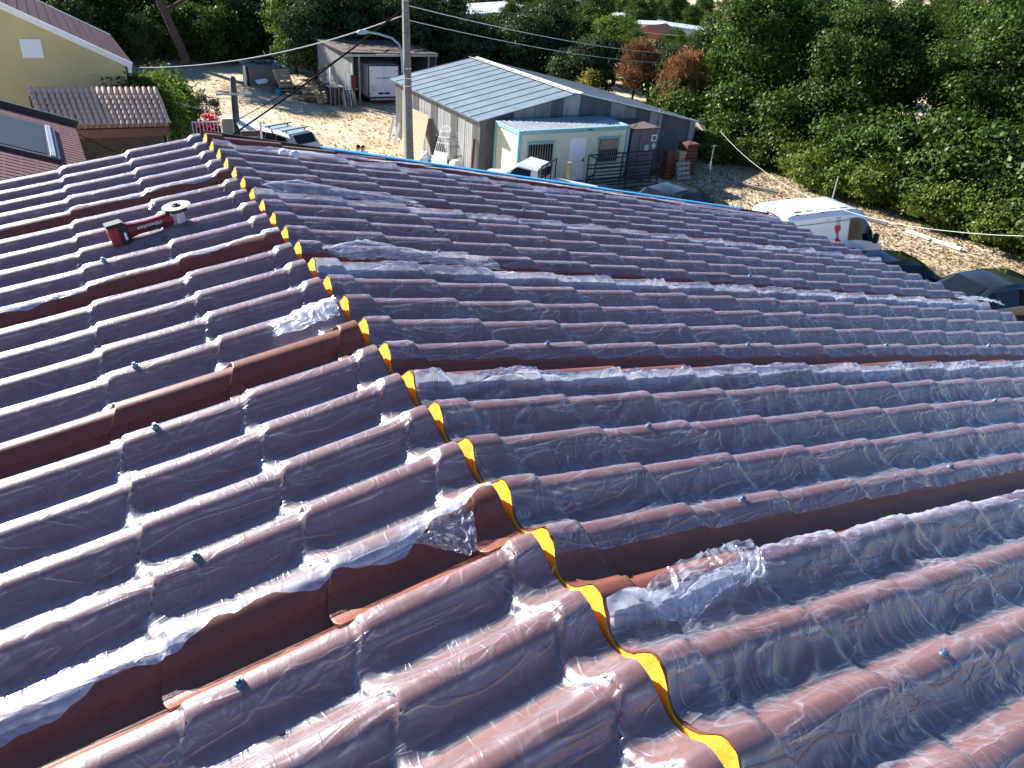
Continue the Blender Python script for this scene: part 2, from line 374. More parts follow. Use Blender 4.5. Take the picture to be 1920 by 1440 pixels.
put_film(1,18,'clear film on the farthest right-hand panel under the blue verge strip',edge_far=rag(4*P-.010,.028,1.8,37),edge_near=cst(NL),S1=LR,seed=47,wr=.9,ds=.016,dy=.010,far_bunch=.9,sag=.45)
put_film(1,-7,'clear film on the right-hand panel behind the viewer, at the bottom right corner',edge_far=rag(4*P+.03,.016,2.6,39),edge_near=cst(NL),S1=1.6,seed=49,wr=1.4,ds=.012,dy=.008,far_bunch=1.,sag=.55)
# left slope: clean along the far edge, ragged along the near edge
LF=4*P+.010
put_film(-1,-1,'clear film on the left-hand panel in the bottom left corner, below the lowest bare strip',edge_far=cst(LF),edge_near=rag(-.02,.02,2.6,51),S1=1.9,seed=61,wr=1.35,ds=.0095,dy=.0062,near_bunch=1.,sag=.45,s_lo=.032)
put_film(-1,4,'clear film on the left-hand panel whose ragged edge hangs over the widest bare strip',edge_far=cst(LF),edge_near=lambda s: -.044+.030*vn(s*2.7+.4,s*0+.3,53)+.018*vn(s*8,s*0,54)+.008*vn(s*23,s*0,55)+.034*bump(s,.60,.75,.03)-.020*bump(s,.28,.5,.04),S1=2.3,seed=63,wr=.55,ds=.0105,dy=.0064,near_bunch=1.,sag=.25,s_lo=.034)
put_film(-1,9,'clear film on the left-hand panel with a crumpled tuft at the ridge',edge_far=cst(LF),edge_near=lambda s: .052-.012*s+.008*vn(s*4,s*0,57),S1=2.6,seed=65,wr=.55,ds=.012,dy=.0075,near_bunch=.8,sag=.22,s_lo=.032)
put_film(-1,14,'clear film on the left-hand panel under the red angle grinder',edge_far=cst(LF),edge_near=rag(-.034,.026,3.0,59),S1=2.8,seed=67,wr=.6,ds=.013,dy=.008,near_bunch=1.,sag=.3,s_lo=.032)
put_film(-1,19,'clear film on the farthest left-hand panel beside the roof corner',edge_far=cst(LF),edge_near=rag(-.036,.024,2.2,60),S1=3.2,seed=69,wr=.7,ds=.014,dy=.009,near_bunch=.9,sag=.3,s_lo=.032)
put_film(-1,-6,'clear film on the left-hand panel behind the viewer',edge_far=cst(LF),edge_near=rag(-.02,.02,2.6,71),S1=1.9,seed=73,wr=1.2,ds=.013,dy=.009,near_bunch=1.,sag=.4,s_lo=.032)
# ================================================================== THE SETTING
def sm(t): t=np.clip(t,0,1); return t*t*(3-2*t)
def gz_(x,y):
    r=np.hypot(x,y); az=np.degrees(np.arctan2(x,y))
    return np.interp(y,[28,40],[-8.5,-9.1])-6.5*sm((r-66)/60)*sm((az-15)/8)*sm((53-az)/9)*(np.asarray(y)>0)
def gz(x,y): return float(gz_(x,y))
def ground():
    xs=np.concatenate([np.linspace(-900,-30,12),np.arange(-24,60,1.0),np.linspace(64,140,20),np.linspace(160,1500,14)])
    ys=np.concatenate([np.linspace(-900,-20,10),np.arange(-14,75,1.0),np.linspace(78,200,30),np.linspace(230,2200,14)])
    X,Y=np.meshgrid(xs,ys,indexing='ij')
    Z=gz_(X,Y)+.05*fbm(X*.4,Y*.4,3,3)+.02*vn(X*1.7,Y*1.7,9)
    far=np.clip((np.hypot(X,Y)-90)/200,0,1); Z=Z+far*(1.2*vn(X*.012,Y*.012,5))
    m=bpy.data.materials.new('dry_earth'); m.use_nodes=True; t=m.node_tree; L=t.links.new; b=t.nodes['Principled BSDF']; b.inputs['Roughness'].default_value=.95; b.inputs['Specular IOR Level'].default_value=.15
    tc=node(t,'ShaderNodeTexCoord')
    n1=node(t,'ShaderNodeTexNoise',Scale=.22,Detail=6,Roughness=.6); n2=node(t,'ShaderNodeTexNoise',Scale=2.6,Detail=6,Roughness=.72); n3=node(t,'ShaderNodeTexNoise',Scale=22,Detail=3)
    for n in (n1,n2,n3): L(tc.outputs['Object'],n.inputs['Vector'])
    r1=node(t,'ShaderNodeValToRGB'); e=r1.color_ramp.elements; e[0].position=.38; e[0].color=(.44,.345,.215,1); e[1].position=.60; e[1].color=(.60,.52,.39,1)
    L(n1.outputs['Fac'],r1.inputs[0])
    r2=node(t,'ShaderNodeValToRGB'); e=r2.color_ramp.elements; e[0].position=.30; e[0].color=(.52,.47,.38,1); e[1].position=.58; e[1].color=(1.06,1.04,1,1); L(n2.outputs['Fac'],r2.inputs[0])
    r3=node(t,'ShaderNodeValToRGB'); e=r3.color_ramp.elements; e[0].position=.34; e[0].color=(.62,.55,.45,1); e[1].position=.55; e[1].color=(1,1,1,1); L(n3.outputs['Fac'],r3.inputs[0])
    a=node(t,'ShaderNodeMix',data_type='RGBA',blend_type='MULTIPLY'); a.inputs[0].default_value=.55; L(r1.outputs[0],a.inputs[6]); L(r2.outputs[0],a.inputs[7])
    c=node(t,'ShaderNodeMix',data_type='RGBA',blend_type='MULTIPLY'); c.inputs[0].default_value=.45; L(a.outputs[2],c.inputs[6]); L(r3.outputs[0],c.inputs[7])
    L(c.outputs[2],b.inputs['Base Color'])
    bp=node(t,'ShaderNodeBump',Strength=.7,Distance=.06); L(n2.outputs['Fac'],bp.inputs['Height']); L(bp.outputs[0],b.inputs['Normal'])
    tag(link('ground',np_mesh('ground',np.stack([X,Y,Z],-1).reshape(-1,3),grid_q(len(xs),len(ys),flip=True),m)),kind='structure')
ground()
M_CONC=mat('grey_concrete',(.22,.215,.20),.9,noise=.35,scale=6,bump=.4,bscale=40,fine=.2)
M_WHITE=mat('white_paint',(.80,.80,.78),.5,noise=.1,scale=9)
M_GALV=mat('galvanised_sheet',(.40,.43,.46),.45,metal=.35,noise=.4,scale=3,col2=(.27,.29,.31),stretch=(1,1,.25))
M_GREYW=mat('weathered_grey_board',(.36,.36,.35),.75,noise=.45,scale=3,col2=(.20,.20,.20),stretch=(2,2,.18),fine=.2)
M_GREYW2=mat('pale_weathered_board',(.50,.50,.48),.75,noise=.4,scale=3,col2=(.30,.30,.30),stretch=(2,2,.18),fine=.2)
M_GREYD=mat('dark_weathered_sheet',(.16,.17,.19),.7,noise=.4,scale=3,col2=(.09,.095,.11),stretch=(2,2,.2))
M_ROOFP=mat('pale_blue_grey_roof_sheet',(.165,.215,.26),.65,metal=0,noise=.3,scale=1.2,col2=(.12,.16,.20),spec=.3,fine=.1)
M_RIB=mat('dark_roof_seam',(.05,.06,.07),.6)
M_WOOD=mat('raw_wood',(.52,.40,.24),.8,noise=.4,scale=12,col2=(.30,.21,.12),stretch=(1,1,.3))
M_WOODD=mat('old_dark_wood',(.13,.09,.065),.85,noise=.5,scale=9,col2=(.06,.045,.04))
M_BROWN=mat('brown_stained_timber',(.13,.055,.035),.6,noise=.3,scale=6)
M_OCHRE=mat('ochre_render',(.56,.46,.235),.9,noise=.14,scale=.9,col2=(.48,.395,.205),bump=.15,bscale=30,fine=.06)
M_CLAY=mat('sunbaked_clay_tile',(.74,.50,.38),.85,noise=.5,scale=5,col2=(.50,.27,.19),fine=.3)
M_REDT=mat('dark_red_roof_tile',(.17,.042,.035),.6,noise=.35,scale=5,col2=(.11,.03,.028),fine=.2)
M_GLASS=mat('dark_window_glass',(.010,.013,.018),.08,spec=.28)
M_BLACK=mat('black_steel_paint',(.015,.016,.018),.45,noise=.3,scale=10)
M_TEAL=mat('teal_frame_paint',(.22,.46,.46),.5,noise=.15,scale=4)
M_CREAM=mat('cream_container_panel',(.64,.65,.49),.55,noise=.12,scale=2,fine=.05)
M_RUST=mat('red_brown_rust',(.14,.042,.028),.8,noise=.5,scale=7,col2=(.10,.035,.025))
M_BLUE=mat('blue_strip',(.012,.30,.62),.4)

# ---- blue verge strip of the roof we stand on
vb=MB()
for i in range(9):
    a,b=i*.6+.78,i*.6+1.36
    if b>LR-.2: break
    vb.box(((a+b)/2,0,0),(.6,.055,.012))
o=link('verge_strip',vb.mesh('verge_strip',M_BLUE),warehouse,(0,4.722,-.001),(0,TH,0))
o=link('verge_flashing',MB().box((LR/2,0,0),(LR,.012,.13)).mesh('verge_flashing',M_DARK),warehouse,(0,4.708,-.062),(0,TH,0))

def corrug(name,mat_,w,h,pitch,amp,parent,loc,rz,n_per=6):
    "upright corrugated sheet, w along local x, h along z"
    nx=max(2,int(w/pitch*n_per)); x=np.linspace(0,w,nx+1); y=amp*np.sin(x/pitch*2*np.pi)
    V=np.concatenate([np.stack([x,y,np.zeros_like(x)],-1),np.stack([x,y,np.full_like(x,h)],-1)])
    return link(name,np_mesh(name,V,grid_q(2,len(x),True),mat_,True),parent,loc,(0,0,rz))

# ---- long metal shed with a low gable
shed=empty('metal_shed',(21,36,-8.7),'long corrugated metal shed with pale blue-grey gable roof behind the container','shed')
sx0,sxr,sx1=16.0,20.9,28.9; sy0,sy1=31.2,41.3; ze,zr,zf=-6.0,-4.98,-6.6; zb=-9.0
nsh=13; wsh=(sy1-sy0)/nsh
mm=[M_GREYW,M_GALV,M_GREYW2,M_GREYW,M_GREYW2,M_GALV,M_GREYW]
for i in range(nsh):
    corrug('wall_sheet',mm[(i*3+i//2)%7],wsh+.02,ze-zb-.04,.19 if i%3 else .09,.010 if i%3 else .016,shed,(sx0+.012*((i*7)%3),sy1-i*wsh,zb),-math.pi/2)
# gable sheets, cut to the roof slope
gs=[]; x=sx0
i=0
while x<sx1-.05:
    w=[.95,.8,1.05,.9,.7][i%5]; w=min(w,sx1-x)
    n=max(3,int(w/.09*6)); xs=np.linspace(x,x+w,n); top=np.where(xs<sxr,ze+(xs-sx0)/(sxr-sx0)*(zr-ze),zr+(xs-sxr)/(sx1-sxr)*(zf-zr))-.05
    ys=sy0+.016*np.sin(xs/.09*2*np.pi)+.010*(i%2)
    V=np.concatenate([np.stack([xs,ys,np.full(n,zb)],-1),np.stack([xs,ys,top],-1)])
    link('gable_sheet',np_mesh('gable_sheet',V,grid_q(2,n,True),[M_GREYD,M_GALV,M_GREYD,M_GREYW,M_GALV,M_GREYD][(i*5)%6],True),shed); x+=w; i+=1
for y in (sy0+.25,sy1-.1): MB().prism([(sx0+.1,zb),(sx1-.1,zb),(sx1-.1,zf-.1),(sxr,zr-.1),(sx0+.1,ze-.1)],.05,'y',(0,y,0)).build('gable_backing',M_GREYD,shed)
MB().box((sx1-.05,(sy0+sy1)/2,(zb+zf)/2-.05),(.06,sy1-sy0-.5,zf-zb-.15)).build('side_wall',M_GREYD,shed)
npn=12; wp=(sy1-sy0+.7)/npn
for sd,xa,za,xb,zb2 in ((0,sx0-.25,ze-.052,sxr,zr),(1,sxr,zr,sx1+.25,zf-.05)):
    d=Vector((xb-xa,0,zb2-za)); ln=d.length; ang=-math.atan2(zb2-za,xb-xa)
    for j in range(npn):
        y=sy0-.35+(j+.5)*wp
        p=link('roof_sheet',MB().box((ln/2,0,0),(ln,wp-.004,.05)).mesh('roof_sheet',M_ROOFP),shed,(xa,y,za),(0,ang,0))
        local('seam',MB().box((ln/2,wp/2-.03,.034),(ln,.05,.022)).mesh('seam',M_RIB),p)
        for q in (.15,.4,.65,.9): local('fixing',MB().cyl((ln*q,-.1,.02),(ln*q,-.1,.04),.015,.01,6).mesh('fixing',M_RIB),p)
rdg=MB(); rdg.bar((sxr-.13,(sy0+sy1)/2-(sy1-sy0)/2-.4,zr+.02),(sxr-.13,(sy0+sy1)/2+(sy1-sy0)/2+.4,zr+.02),.30,.012,up=(.2,0,1)); rdg.bar((sxr+.13,sy0-.4,zr+.018),(sxr+.13,sy1+.4,zr+.018),.30,.012,up=(-.2,0,1))
rdg.build('ridge_cap',mat('pale_ridge_cap',(.72,.68,.60),.6,noise=.2,scale=2),shed)
MB().box((sx0-.2,(sy0+sy1)/2,ze-.085),(.09,sy1-sy0+.72,.06)).build('gutter',M_RIB,shed)
MB().box((26.3,sy0-.03,-7.0),(.07,.05,2.2)).build('corner_post',M_GALV,shed)

# ---- office container
ct=empty('office_container',(19.4,29.6,-8.5),'cream office container with teal frame, white door and barred windows','container')
cx0,cx1,cy0,cy1,czt,czb=16.5,22.45,28.55,30.72,-6.0,-8.5
MB().box(((cx0+cx1)/2,(cy0+cy1)/2,(czt+czb)/2-.02),(cx1-cx0-.1,cy1-cy0-.1,czt-czb-.2)).build('wall_panel',M_CREAM,ct)
for x in (cx0+.07,cx1-.07):
    for y in (cy0+.07,cy1-.07): MB().box((x,y,(czt+czb)/2),(.16,.16,czt-czb)).build('corner_post',M_TEAL,ct,bevel=.012)
for z in (czt-.085,czb+.08):
    for y in (cy0+.07,cy1-.07): MB().box(((cx0+cx1)/2,y,z),(cx1-cx0-.33,.15,.18)).build('frame_rail',M_TEAL,ct,bevel=.01)
    for x in (cx0+.07,cx1-.07): MB().box((x,(cy0+cy1)/2,z),(.15,cy1-cy0-.33,.18)).build('frame_rail',M_TEAL,ct,bevel=.01)
nr=int((cx1-cx0-.2)/.05); xs=np.linspace(cx0+.1,cx1-.1,nr); 
xs=np.linspace(cx0+.1,cx1-.1,180); zz=czt-.012+.011*np.sign(np.sin(xs/.24*2*np.pi))
V=np.concatenate([np.stack([xs,np.full(180,cy0+.12),zz],-1),np.stack([xs,np.full(180,cy1-.1),zz+.02],-1)])
link('roof_sheet',np_mesh('roof_sheet',V,grid_q(2,180,True),M_GALV,False),ct)
def cwin(xa,xb,z0,z1,blind):
    w=MB().box(((xa+xb)/2,cy0+.03,(z0+z1)/2),(xb-xa,.05,z1-z0)).build('window',M_TEAL,ct)
    MB().box(((xa+xb)/2,cy0-.002,(z0+z1)/2),(xb-xa-.12,.016,z1-z0-.12)).build('pane',M_GLASS,w)
    if blind: MB().box(((xa+xb)/2,cy0-.014,z1-.3),(xb-xa-.16,.006,.42)).build('blind',mat('tan_blind',(.40,.30,.20),.8,noise=.3,scale=9),w)
    MB().box(((xa+xb)/2,cy0-.03,z1+.03),(xb-xa+.06,.08,.06)).build('shutter_box',M_TEAL,w)
    n=10
    for i in range(n):
        x=xa+.1+(xb-xa-.2)*i/(n-1); MB().bar((x,cy0-.05,z0+.03),(x,cy0-.05,z1-.03),.018).build('bar',M_WHITE if 0 else M_GALV,w)
    MB().bar((xa+.05,cy0-.05,z0+.03),(xb-.05,cy0-.05,z0+.03),.022).build('bar',M_GALV,w)
cwin(16.98,18.35,-7.75,-6.55,False); cwin(20.75,21.95,-7.62,-6.5,True)
dr=MB().box((19.62,cy0+.025,-7.42),(.86,.06,2.0)).build('door',M_WHITE,ct,bevel=.008)
MB().box((19.62,cy0-.012,-6.95),(.56,.012,.5)).build('door_panel',mat('door_pane_white',(.70,.74,.80),.4),dr)
MB().bar((19.98,cy0-.05,-7.42),(19.84,cy0-.05,-7.42),.025).box((19.98,cy0-.02,-7.42),(.04,.06,.16)).build('door_handle',M_BLACK,dr)
sc=MB(); px_=20.98
for (a,b,c_,d) in ((0,0,.13,.10),(.13,.10,.2,0),(.22,0,.3,.09),(.3,.09,.24,.10),(.34,0,.4,.1),(.4,.1,.48,.02),(.5,.01,.57,.1),(.57,.1,.6,.0),(.62,.02,.72,.09),(.72,.09,.74,0),(.76,.1,.86,-.02),(.02,-.02,.84,-.03)):
    sc.bar((px_+a,cy0+.042,-6.36+b),(px_+c_,cy0+.042,-6.36+d),.022,.012,up=(0,1,0))
sc.build('painted_lettering',M_WHITE,ct)
MB().box((20.2,cy0-.006,-6.085),(.26,.02,.05)).build('maker_plate',M_BLACK,ct)
MB().box((cx0-.012,cy0+.28,-6.25),(.012,.16,.05)).build('maker_plate',M_TEAL,ct)

# ---- dark purple-grey cabin beside the container
cab=empty('plant_cabin',(23.3,29.3,-8.5),'dark purple-grey metal cabin at the right end of the office container','cabin')
M_PURP=mat('faded_purple_sheet',(.145,.125,.165),.6,noise=.3,scale=3,stretch=(2,2,.3))
MB().box((23.35,29.5,-7.35),(1.45,1.9,2.3)).build('body',M_PURP,cab,bevel=.02)
for x in (22.8,23.32): MB().box((x,28.53,-7.45),(.46,.03,1.95)).build('door',M_PURP,cab,bevel=.01)
MB().box((23.35,29.45,-6.16),(1.6,2.1,.07)).build('roof',M_WOODD,cab)
sg=MB().box((23.93,28.52,-6.62),(.30,.02,.30)).build('framed_sign',M_WHITE,cab); MB().box((23.93,28.505,-6.62),(.19,.012,.19)).build('sign_face',M_GREYD,sg)
MB().box((23.55,28.52,-7.08),(.24,.02,.30)).build('notice',mat('aged_notice',(.40,.46,.47),.6),cab)
MB().box((23.97,28.51,-6.98),(.2,.02,.2),ry=R(45)).build('diamond_sign',mat('pale_diamond',(.50,.56,.56),.5),cab)

# ---- yellow house
hy0,hy1=33.0,40.8
house=empty('yellow_house',(-1,37,-8.8),'ochre yellow house with white verge trim and red tile roof, top left','house')
ex,ez=2.09,-3.88; tn=.512           # eave corner and rise to the left
def rz_(x): return ez+(ex-x)*tn
xl=-6.5
MB().prism([(xl,-9.1),(ex-.12,-9.1),(ex-.12,rz_(ex-.12)-.15),(-4.6,rz_(-4.6)-.15),(xl,rz_(-4.6)-.9)],hy1-hy0,'y',(0,(hy0+hy1)/2,0)).build('wall',M_OCHRE,house)
ln=math.hypot(ex+4.6,(ex+4.6)*tn); an=math.atan(tn)
roof=link('roof',MB().box((-ln/2,0,0),(ln,hy1-hy0+.1,.10)).mesh('roof',M_REDT),house,(ex+.1,(hy0+hy1)/2,rz_(ex+.1)-.03),(0,an,0))
rowm=MB()
prw=[]
for i in range(30): prw.append((i*.17,))
ys=np.linspace(-(hy1-hy0)/2,(hy1-hy0)/2,8*44+1); zz=.018*np.abs(np.sin(ys/.2*np.pi))
V=np.concatenate([np.stack([np.full_like(ys,a),ys,zz+b],-1) for a,b in ((0.04,.012),(0.03,.05),(-.36,.052-.02))])
rme=np_mesh('tile_row',V,grid_q(3,len(ys),True),M_REDT,True,ang=50)
for i in range(int(ln/.34)): local('tile_row',rme,roof,(-i*.34,0,.02))
for y in (hy0-.03,hy1+.03):
    local('verge_trim',MB().box((-ln/2,y-(hy0+hy1)/2,.0),(ln+.02,.14,.20)).mesh('verge_trim',M_WHITE),roof)
MB().box((ex+.02,hy0-.04,ez-.16),(.12,.14,.34)).build('verge_return',M_WHITE,house)
w=MB().box((-.9,hy0-.02,-3.39),(.66,.06,.61)).build('shuttered_window',M_WHITE,house,bevel=.01); MB().box((-.9,hy0-.056,-3.39),(.58,.016,.53)).build('shutter',mat('pale_shutter',(.66,.72,.74),.4),w)

# ---- porch with clay barrel tiles
porch=empty('tiled_porch',(.8,29,-8.5),'open porch roofed with sunlit clay barrel tiles in front of yellow house','porch')
pa=Vector((-1.19,29.75,-4.2)); pb=Vector((2.46,29.2,-4.2)); pc=Vector((-1.02,27.85,-5.0)); pd=Vector((2.54,27.69,-5.0))
def barrel(L_=.42,r0=.094,r1=.064,up=True):
    n=8; V=[];
    for x,r,zo in ((0,r0,.012),(.012,r0+.004,.012),(L_,r1,.014)):
        for k in range(n+1):
            a=math.pi*k/n; V.append((r*math.cos(a),x,(r*math.sin(a) if up else -r*math.sin(a)*.6)+zo))
    return np_mesh('roof_tile',np.array(V),grid_q(3,n+1,up),M_CLAY,True)
bt=barrel(); bu=barrel(.40,.08,.08,False)
ncol=21; nrow=7
for c in range(ncol+1):
    f=c/ncol; lo=pc.lerp(pd,f); hi=pa.lerp(pb,f); d=(hi-lo); ln_=d.length
    q=Matrix((Vector((1,0,0)),d.normalized(),Vector((1,0,0)).cross(d.normalized()))).transposed().to_euler()
    for r in range(nrow):
        p=lo+d*(r/nrow)*.985
        o=link('roof_tile',bt,porch,p+Vector((random.uniform(-.006,.006),0,random.uniform(0,.008))),(q.x,q.y,q.z+random.uniform(-.03,.03)))
    if c<ncol:
        f=(c+.5)/ncol; lo2=pc.lerp(pd,f); hi2=pa.lerp(pb,f); d2=hi2-lo2
        V=[]
        for s_ in (0,1.0):
            for k in range(6):
                a=math.pi*k/5; V.append(tuple(lo2+d2*s_+Vector((.082*math.cos(a),0,.012-.045*math.sin(a)))))
        link('tile_channel',np_mesh('tile_channel',np.array(V),grid_q(2,6,False),M_CLAY,True),porch)
MB().add([tuple(pa-Vector((0,0,.07))),tuple(pb-Vector((0,0,.07))),tuple(pd-Vector((0,0,.07))),tuple(pc-Vector((0,0,.07))),tuple(pa-Vector((0,0,.12))),tuple(pb-Vector((0,0,.12))),tuple(pd-Vector((0,0,.12))),tuple(pc-Vector((0,0,.12)))],[(0,1,2,3),(7,6,5,4),(0,4,5,1),(1,5,6,2),(2,6,7,3),(3,7,4,0)]).build('roof_deck',M_BROWN,porch)
MB().box((.75,30.0,-6.5),(3.7,.08,4.0)).build('back_wall',M_WOODD,porch); MB().box((-1.1,28.9,-6.8),(.08,2.0,3.4)).build('side_wall',M_WOODD,porch)  # dark boards added in place of the shade under the porch
MB().bar(pc+Vector((-.1,.06,-.22)),pd+Vector((.05,.06,-.22)),.10,.22).build('beam',M_BROWN,porch)
MB().bar(pd+Vector((0,.0,-.2)),pb+Vector((0,0,-.2)),.09,.16).build('beam',M_BROWN,porch)
for p in (pd,pc,pa,pb):
    MB().bar((p.x-.05,p.y+.1,-8.6),(p.x-.05,p.y+.1,p.z-.2),.09).build('post',M_WOODD,porch)
hp=MB(); hp.box((0,0,0),(1,1,1))
def lump(name,c,d,mat_,seed,parent=None,n=28,amp=.16,f=2.2):
    u=np.linspace(0,2*np.pi,n); v=np.linspace(0,np.pi/2*1.02,n//2); U,Vv=np.meshgrid(u,v,indexing='ij')
    r=1+amp*(fbm(np.cos(U)*np.sin(Vv)*f+5,np.sin(U)*np.sin(Vv)*f+np.cos(Vv)*f,seed,4)*2)
    r[-1]=r[0]
    X=c[0]+d[0]*r*np.sin(Vv)*np.cos(U); Y=c[1]+d[1]*r*np.sin(Vv)*np.sin(U); Z=c[2]+d[2]*r*np.cos(Vv)
    return link(name,np_mesh(name,np.stack([X,Y,Z],-1).reshape(-1,3),grid_q(n,n//2,True),mat_,True),parent)
tag(lump('straw_heap',(.9,28.9,-8.5),(1.2,.8,1.5),mat('brown_straw',(.22,.12,.05),.95,noise=.5,scale=9,bump=1,bscale=30),3),'brown heap of straw under the tiled porch','heap')
tag(MB().bar((.55,27.9,-7.4),(1.35,27.9,-7.5),.03).bar((1.35,27.9,-7.5),(1.33,27.9,-8.4),.03).bar((.55,27.9,-7.4),(.5,27.9,-8.45),.03).build('clothes_stand',M_WHITE),'thin white metal stand standing under the porch','stand')
an_=empty('anchor_sign',(2.8,28.2,-8.5),'white board with a black anchor beside the porch post','sign')
MB().box((2.72,28.4,-7.1),(.34,.03,2.8)).build('board',M_WHITE,an_)
MB().bar((2.7,28.37,-6.15),(2.7,28.37,-5.86),.03,.02,up=(0,1,0)).bar((2.62,28.37,-5.93),(2.78,28.37,-5.93),.025,.02,up=(0,1,0)).bar((2.7,28.37,-6.15),(2.6,28.37,-6.07),.03,.02,up=(0,1,0)).bar((2.7,28.37,-6.15),(2.8,28.37,-6.07),.03,.02,up=(0,1,0)).build('anchor',M_BLACK,an_)

# ---- neighbour's dark red roof with a roof window, far left
rr=empty('red_roofed_house',(-2,21,-8.5),'neighbouring house with dark red ribbed roof and dark roof window at left edge','house')
tr_=math.tan(R(19)); xe,zE=-.27,-4.15; Lr=4.2
rl=link('roof',MB().box((-Lr/2,0,-.06),(Lr,12,.12)).mesh('roof',M_REDT),rr,(xe,18.1,zE),(0,R(19),0))
ys=np.linspace(-6,6,401)
V=np.concatenate([np.stack([np.full_like(ys,a),ys,b+0*ys],-1) for a,b in ((0,.004),(0,.026),(-.16,.008))])
# ribs run down the slope; small tile strips across the eave length
xs_=np.linspace(0,-Lr,2); pr=[]
nst=48
for j in range(nst):
    y=-6+(j+.5)*12/nst; w_=12/nst
    pr=MB().prism([(y-w_/2+.006,.002),(y-w_/2+.03,.022),(y+w_/2-.05,.026),(y+w_/2-.012,.004)],Lr,'x',(-Lr/2,0,0)).mesh('tile_strip',M_REDT)
    local('tile_strip',pr,rl)
for i in range(14): local('tile_joint',MB().box((-i*.3-.15,0,.018),(.012,11.98,.012)).mesh('tile_joint',M_RUST),rl)
sk=local('roof_window',MB().box((-1.35,3.1,.05),(1.55,3.3,.10)).mesh('roof_window',M_DARK),rl)
local('pane',MB().box((-1.42,3.1,.105),(1.15,2.95,.015)).mesh('pane',mat('dull_roof_glass',(.025,.035,.045),.5,spec=.12)),sk)  # dark pane, rough and low in gloss
local('sash',MB().box((-.72,3.1,.115),(.10,3.1,.03)).mesh('sash',M_GALV),sk)
local('verge_board',MB().box((-Lr/2,6.06,.0),(Lr+.1,.14,.34)).mesh('verge_board',M_DARK),rl)  # near-black colour carries the shade on this verge capping
MB().prism([(xe-.15,-8.6),(xe-.15,zE-.15),(xe-Lr*.94,zE+Lr*.94*tr_-.2),(xe-Lr*.94,-8.6)],11.6,'y',(0,18.1,0)).build('wall',M_WALLP,rr)

# ---- truck shelter at the back
ts=empty('truck_shelter',(18.5,53,-9.1),'dark open-fronted corrugated shelter around the white box truck','shed')
corrug('side_wall',M_GREYW,5.6,3.2,.18,.012,ts,(16.15,55.9,-9.1),-math.pi/2+.09)
MB().box((19.2,56.2,-7.6),(6,.08,3.0)).build('back_wall',M_GREYD,ts)
MB().box((22.4,53,-7.6),(.08,6,3.0)).build('side_wall',M_GREYD,ts)
MB().box((19.3,53.1,-5.93),(6.5,6.3,.06),ry=R(1)).build('roof_sheet',M_WOODD,ts)  # dark wood colour stands in for tree shade on this roof
lr=random.Random(4)
for i in range(26):
    x=16.5+lr.random()*5.6; y=50.3+lr.random()*5.5; tag(MB().box((x,y,-5.87+lr.random()*.04),(.5+lr.random()*1.2,.06+lr.random()*.1,.03),rz=lr.random()*3.1).build('roof_debris',[M_WOODD,M_GREYD,M_RUST][i%3],ts))
for x in (16.62,17.05,21.9): MB().box((x,50.12,-7.55),(.10,.1,3.1)).build('post',M_GREYW,ts)
MB().box((19.3,50.02,-6.06),(6.4,.08,.14)).build('fascia',M_GALV,ts)
MB().box((18.9,50.0,-5.99),(1.5,.05,.06)).build('fascia_strip',M_WHITE,ts)
MB().box((16.55,50.0,-7.7),(.38,.06,.95)).build('red_panel',M_RUST,ts)
lp=MB()
for x in (16.02,16.2,16.38): lp.bar((x,49.85,-8.1),(x,49.9,-6.95),.03)
for z in (-8.1,-6.95): lp.bar((16.0,49.88,z),(16.4,49.88,z),.03)
tag(lp.build('window_grille',mat('pale_blue_grille',(.34,.46,.55),.5)),'pale blue window grille leaning on the truck shelter wall','grille')

# ---- low grey store at the yard's back edge
gs_=empty('grey_store',(12.7,57.4,-9.1),'low grey concrete store with flat cluttered roof at the yard edge','store')
MB().box((12.75,58.3,-8.45),(2.1,1.8,1.3)).build('wall',M_CONC,gs_); MB().box((11.66,58.4,-8.45),(.06,1.5,1.25)).build('door',M_DARK,gs_)
MB().box((12.75,58.3,-7.76),(2.5,2.1,.08)).build('roof_slab',M_GREYD,gs_); MB().box((11.45,57.6,-8.45),(.10,.35,1.3)).build('white_panel',M_WHITE,gs_)
for i in range(10): MB().box((11.9+.18*i,57.6+.9*lr.random(),-7.68),(.3,.2,.10+.08*lr.random()),rz=lr.random()*3).build('roof_clutter',[M_DARK,M_GREYD,M_BLUE][0 if i%4 else 1],gs_)
MB().box((14.0,58.4,-7.95),(.9,1.8,.06),ry=R(8)).build('side_canopy',M_GREYD,gs_); MB().box((14.3,57.7,-8.5),(.08,.08,1.1)).build('canopy_post',M_WOODD,gs_)

# ---- gate, pillar, drive
tag(link('driveway',np_mesh('driveway',np.array([[2.6,31,-8.55],[4.4,31,-8.55],[6.6,50,-9.02],[4.6,51,-9.02]]),np.array([[0,1,2,3]]),mat('pale_driveway',(.62,.60,.55),.9,noise=.1,scale=2)),None),kind='structure')
ga=empty('white_gate',(5,36,-8.9),'white picket railing gate by the red bougainvillea','gate')
MB().bar((4.45,36,-6.72),(5.68,36,-6.76),.05).build('rail',M_WHITE,ga); MB().bar((4.45,36,-7.25),(5.68,36,-7.29),.05).build('rail',M_WHITE,ga); MB().bar((4.45,36,-8.7),(5.68,36,-8.7),.05).build('rail',M_WHITE,ga)
for i in range(9): MB().bar((4.47+i*.15,36,-8.75),(4.47+i*.15,36,-6.74),.032).build('picket',M_WHITE,ga)
tag(MB().box((6.0,36.1,-7.75),(.6,.5,2.25)).build('gate_pillar',mat('beige_pillar',(.46,.45,.33),.9,noise=.2,scale=3),bevel=.03),'beige rendered pillar between white gate and old post','pillar')
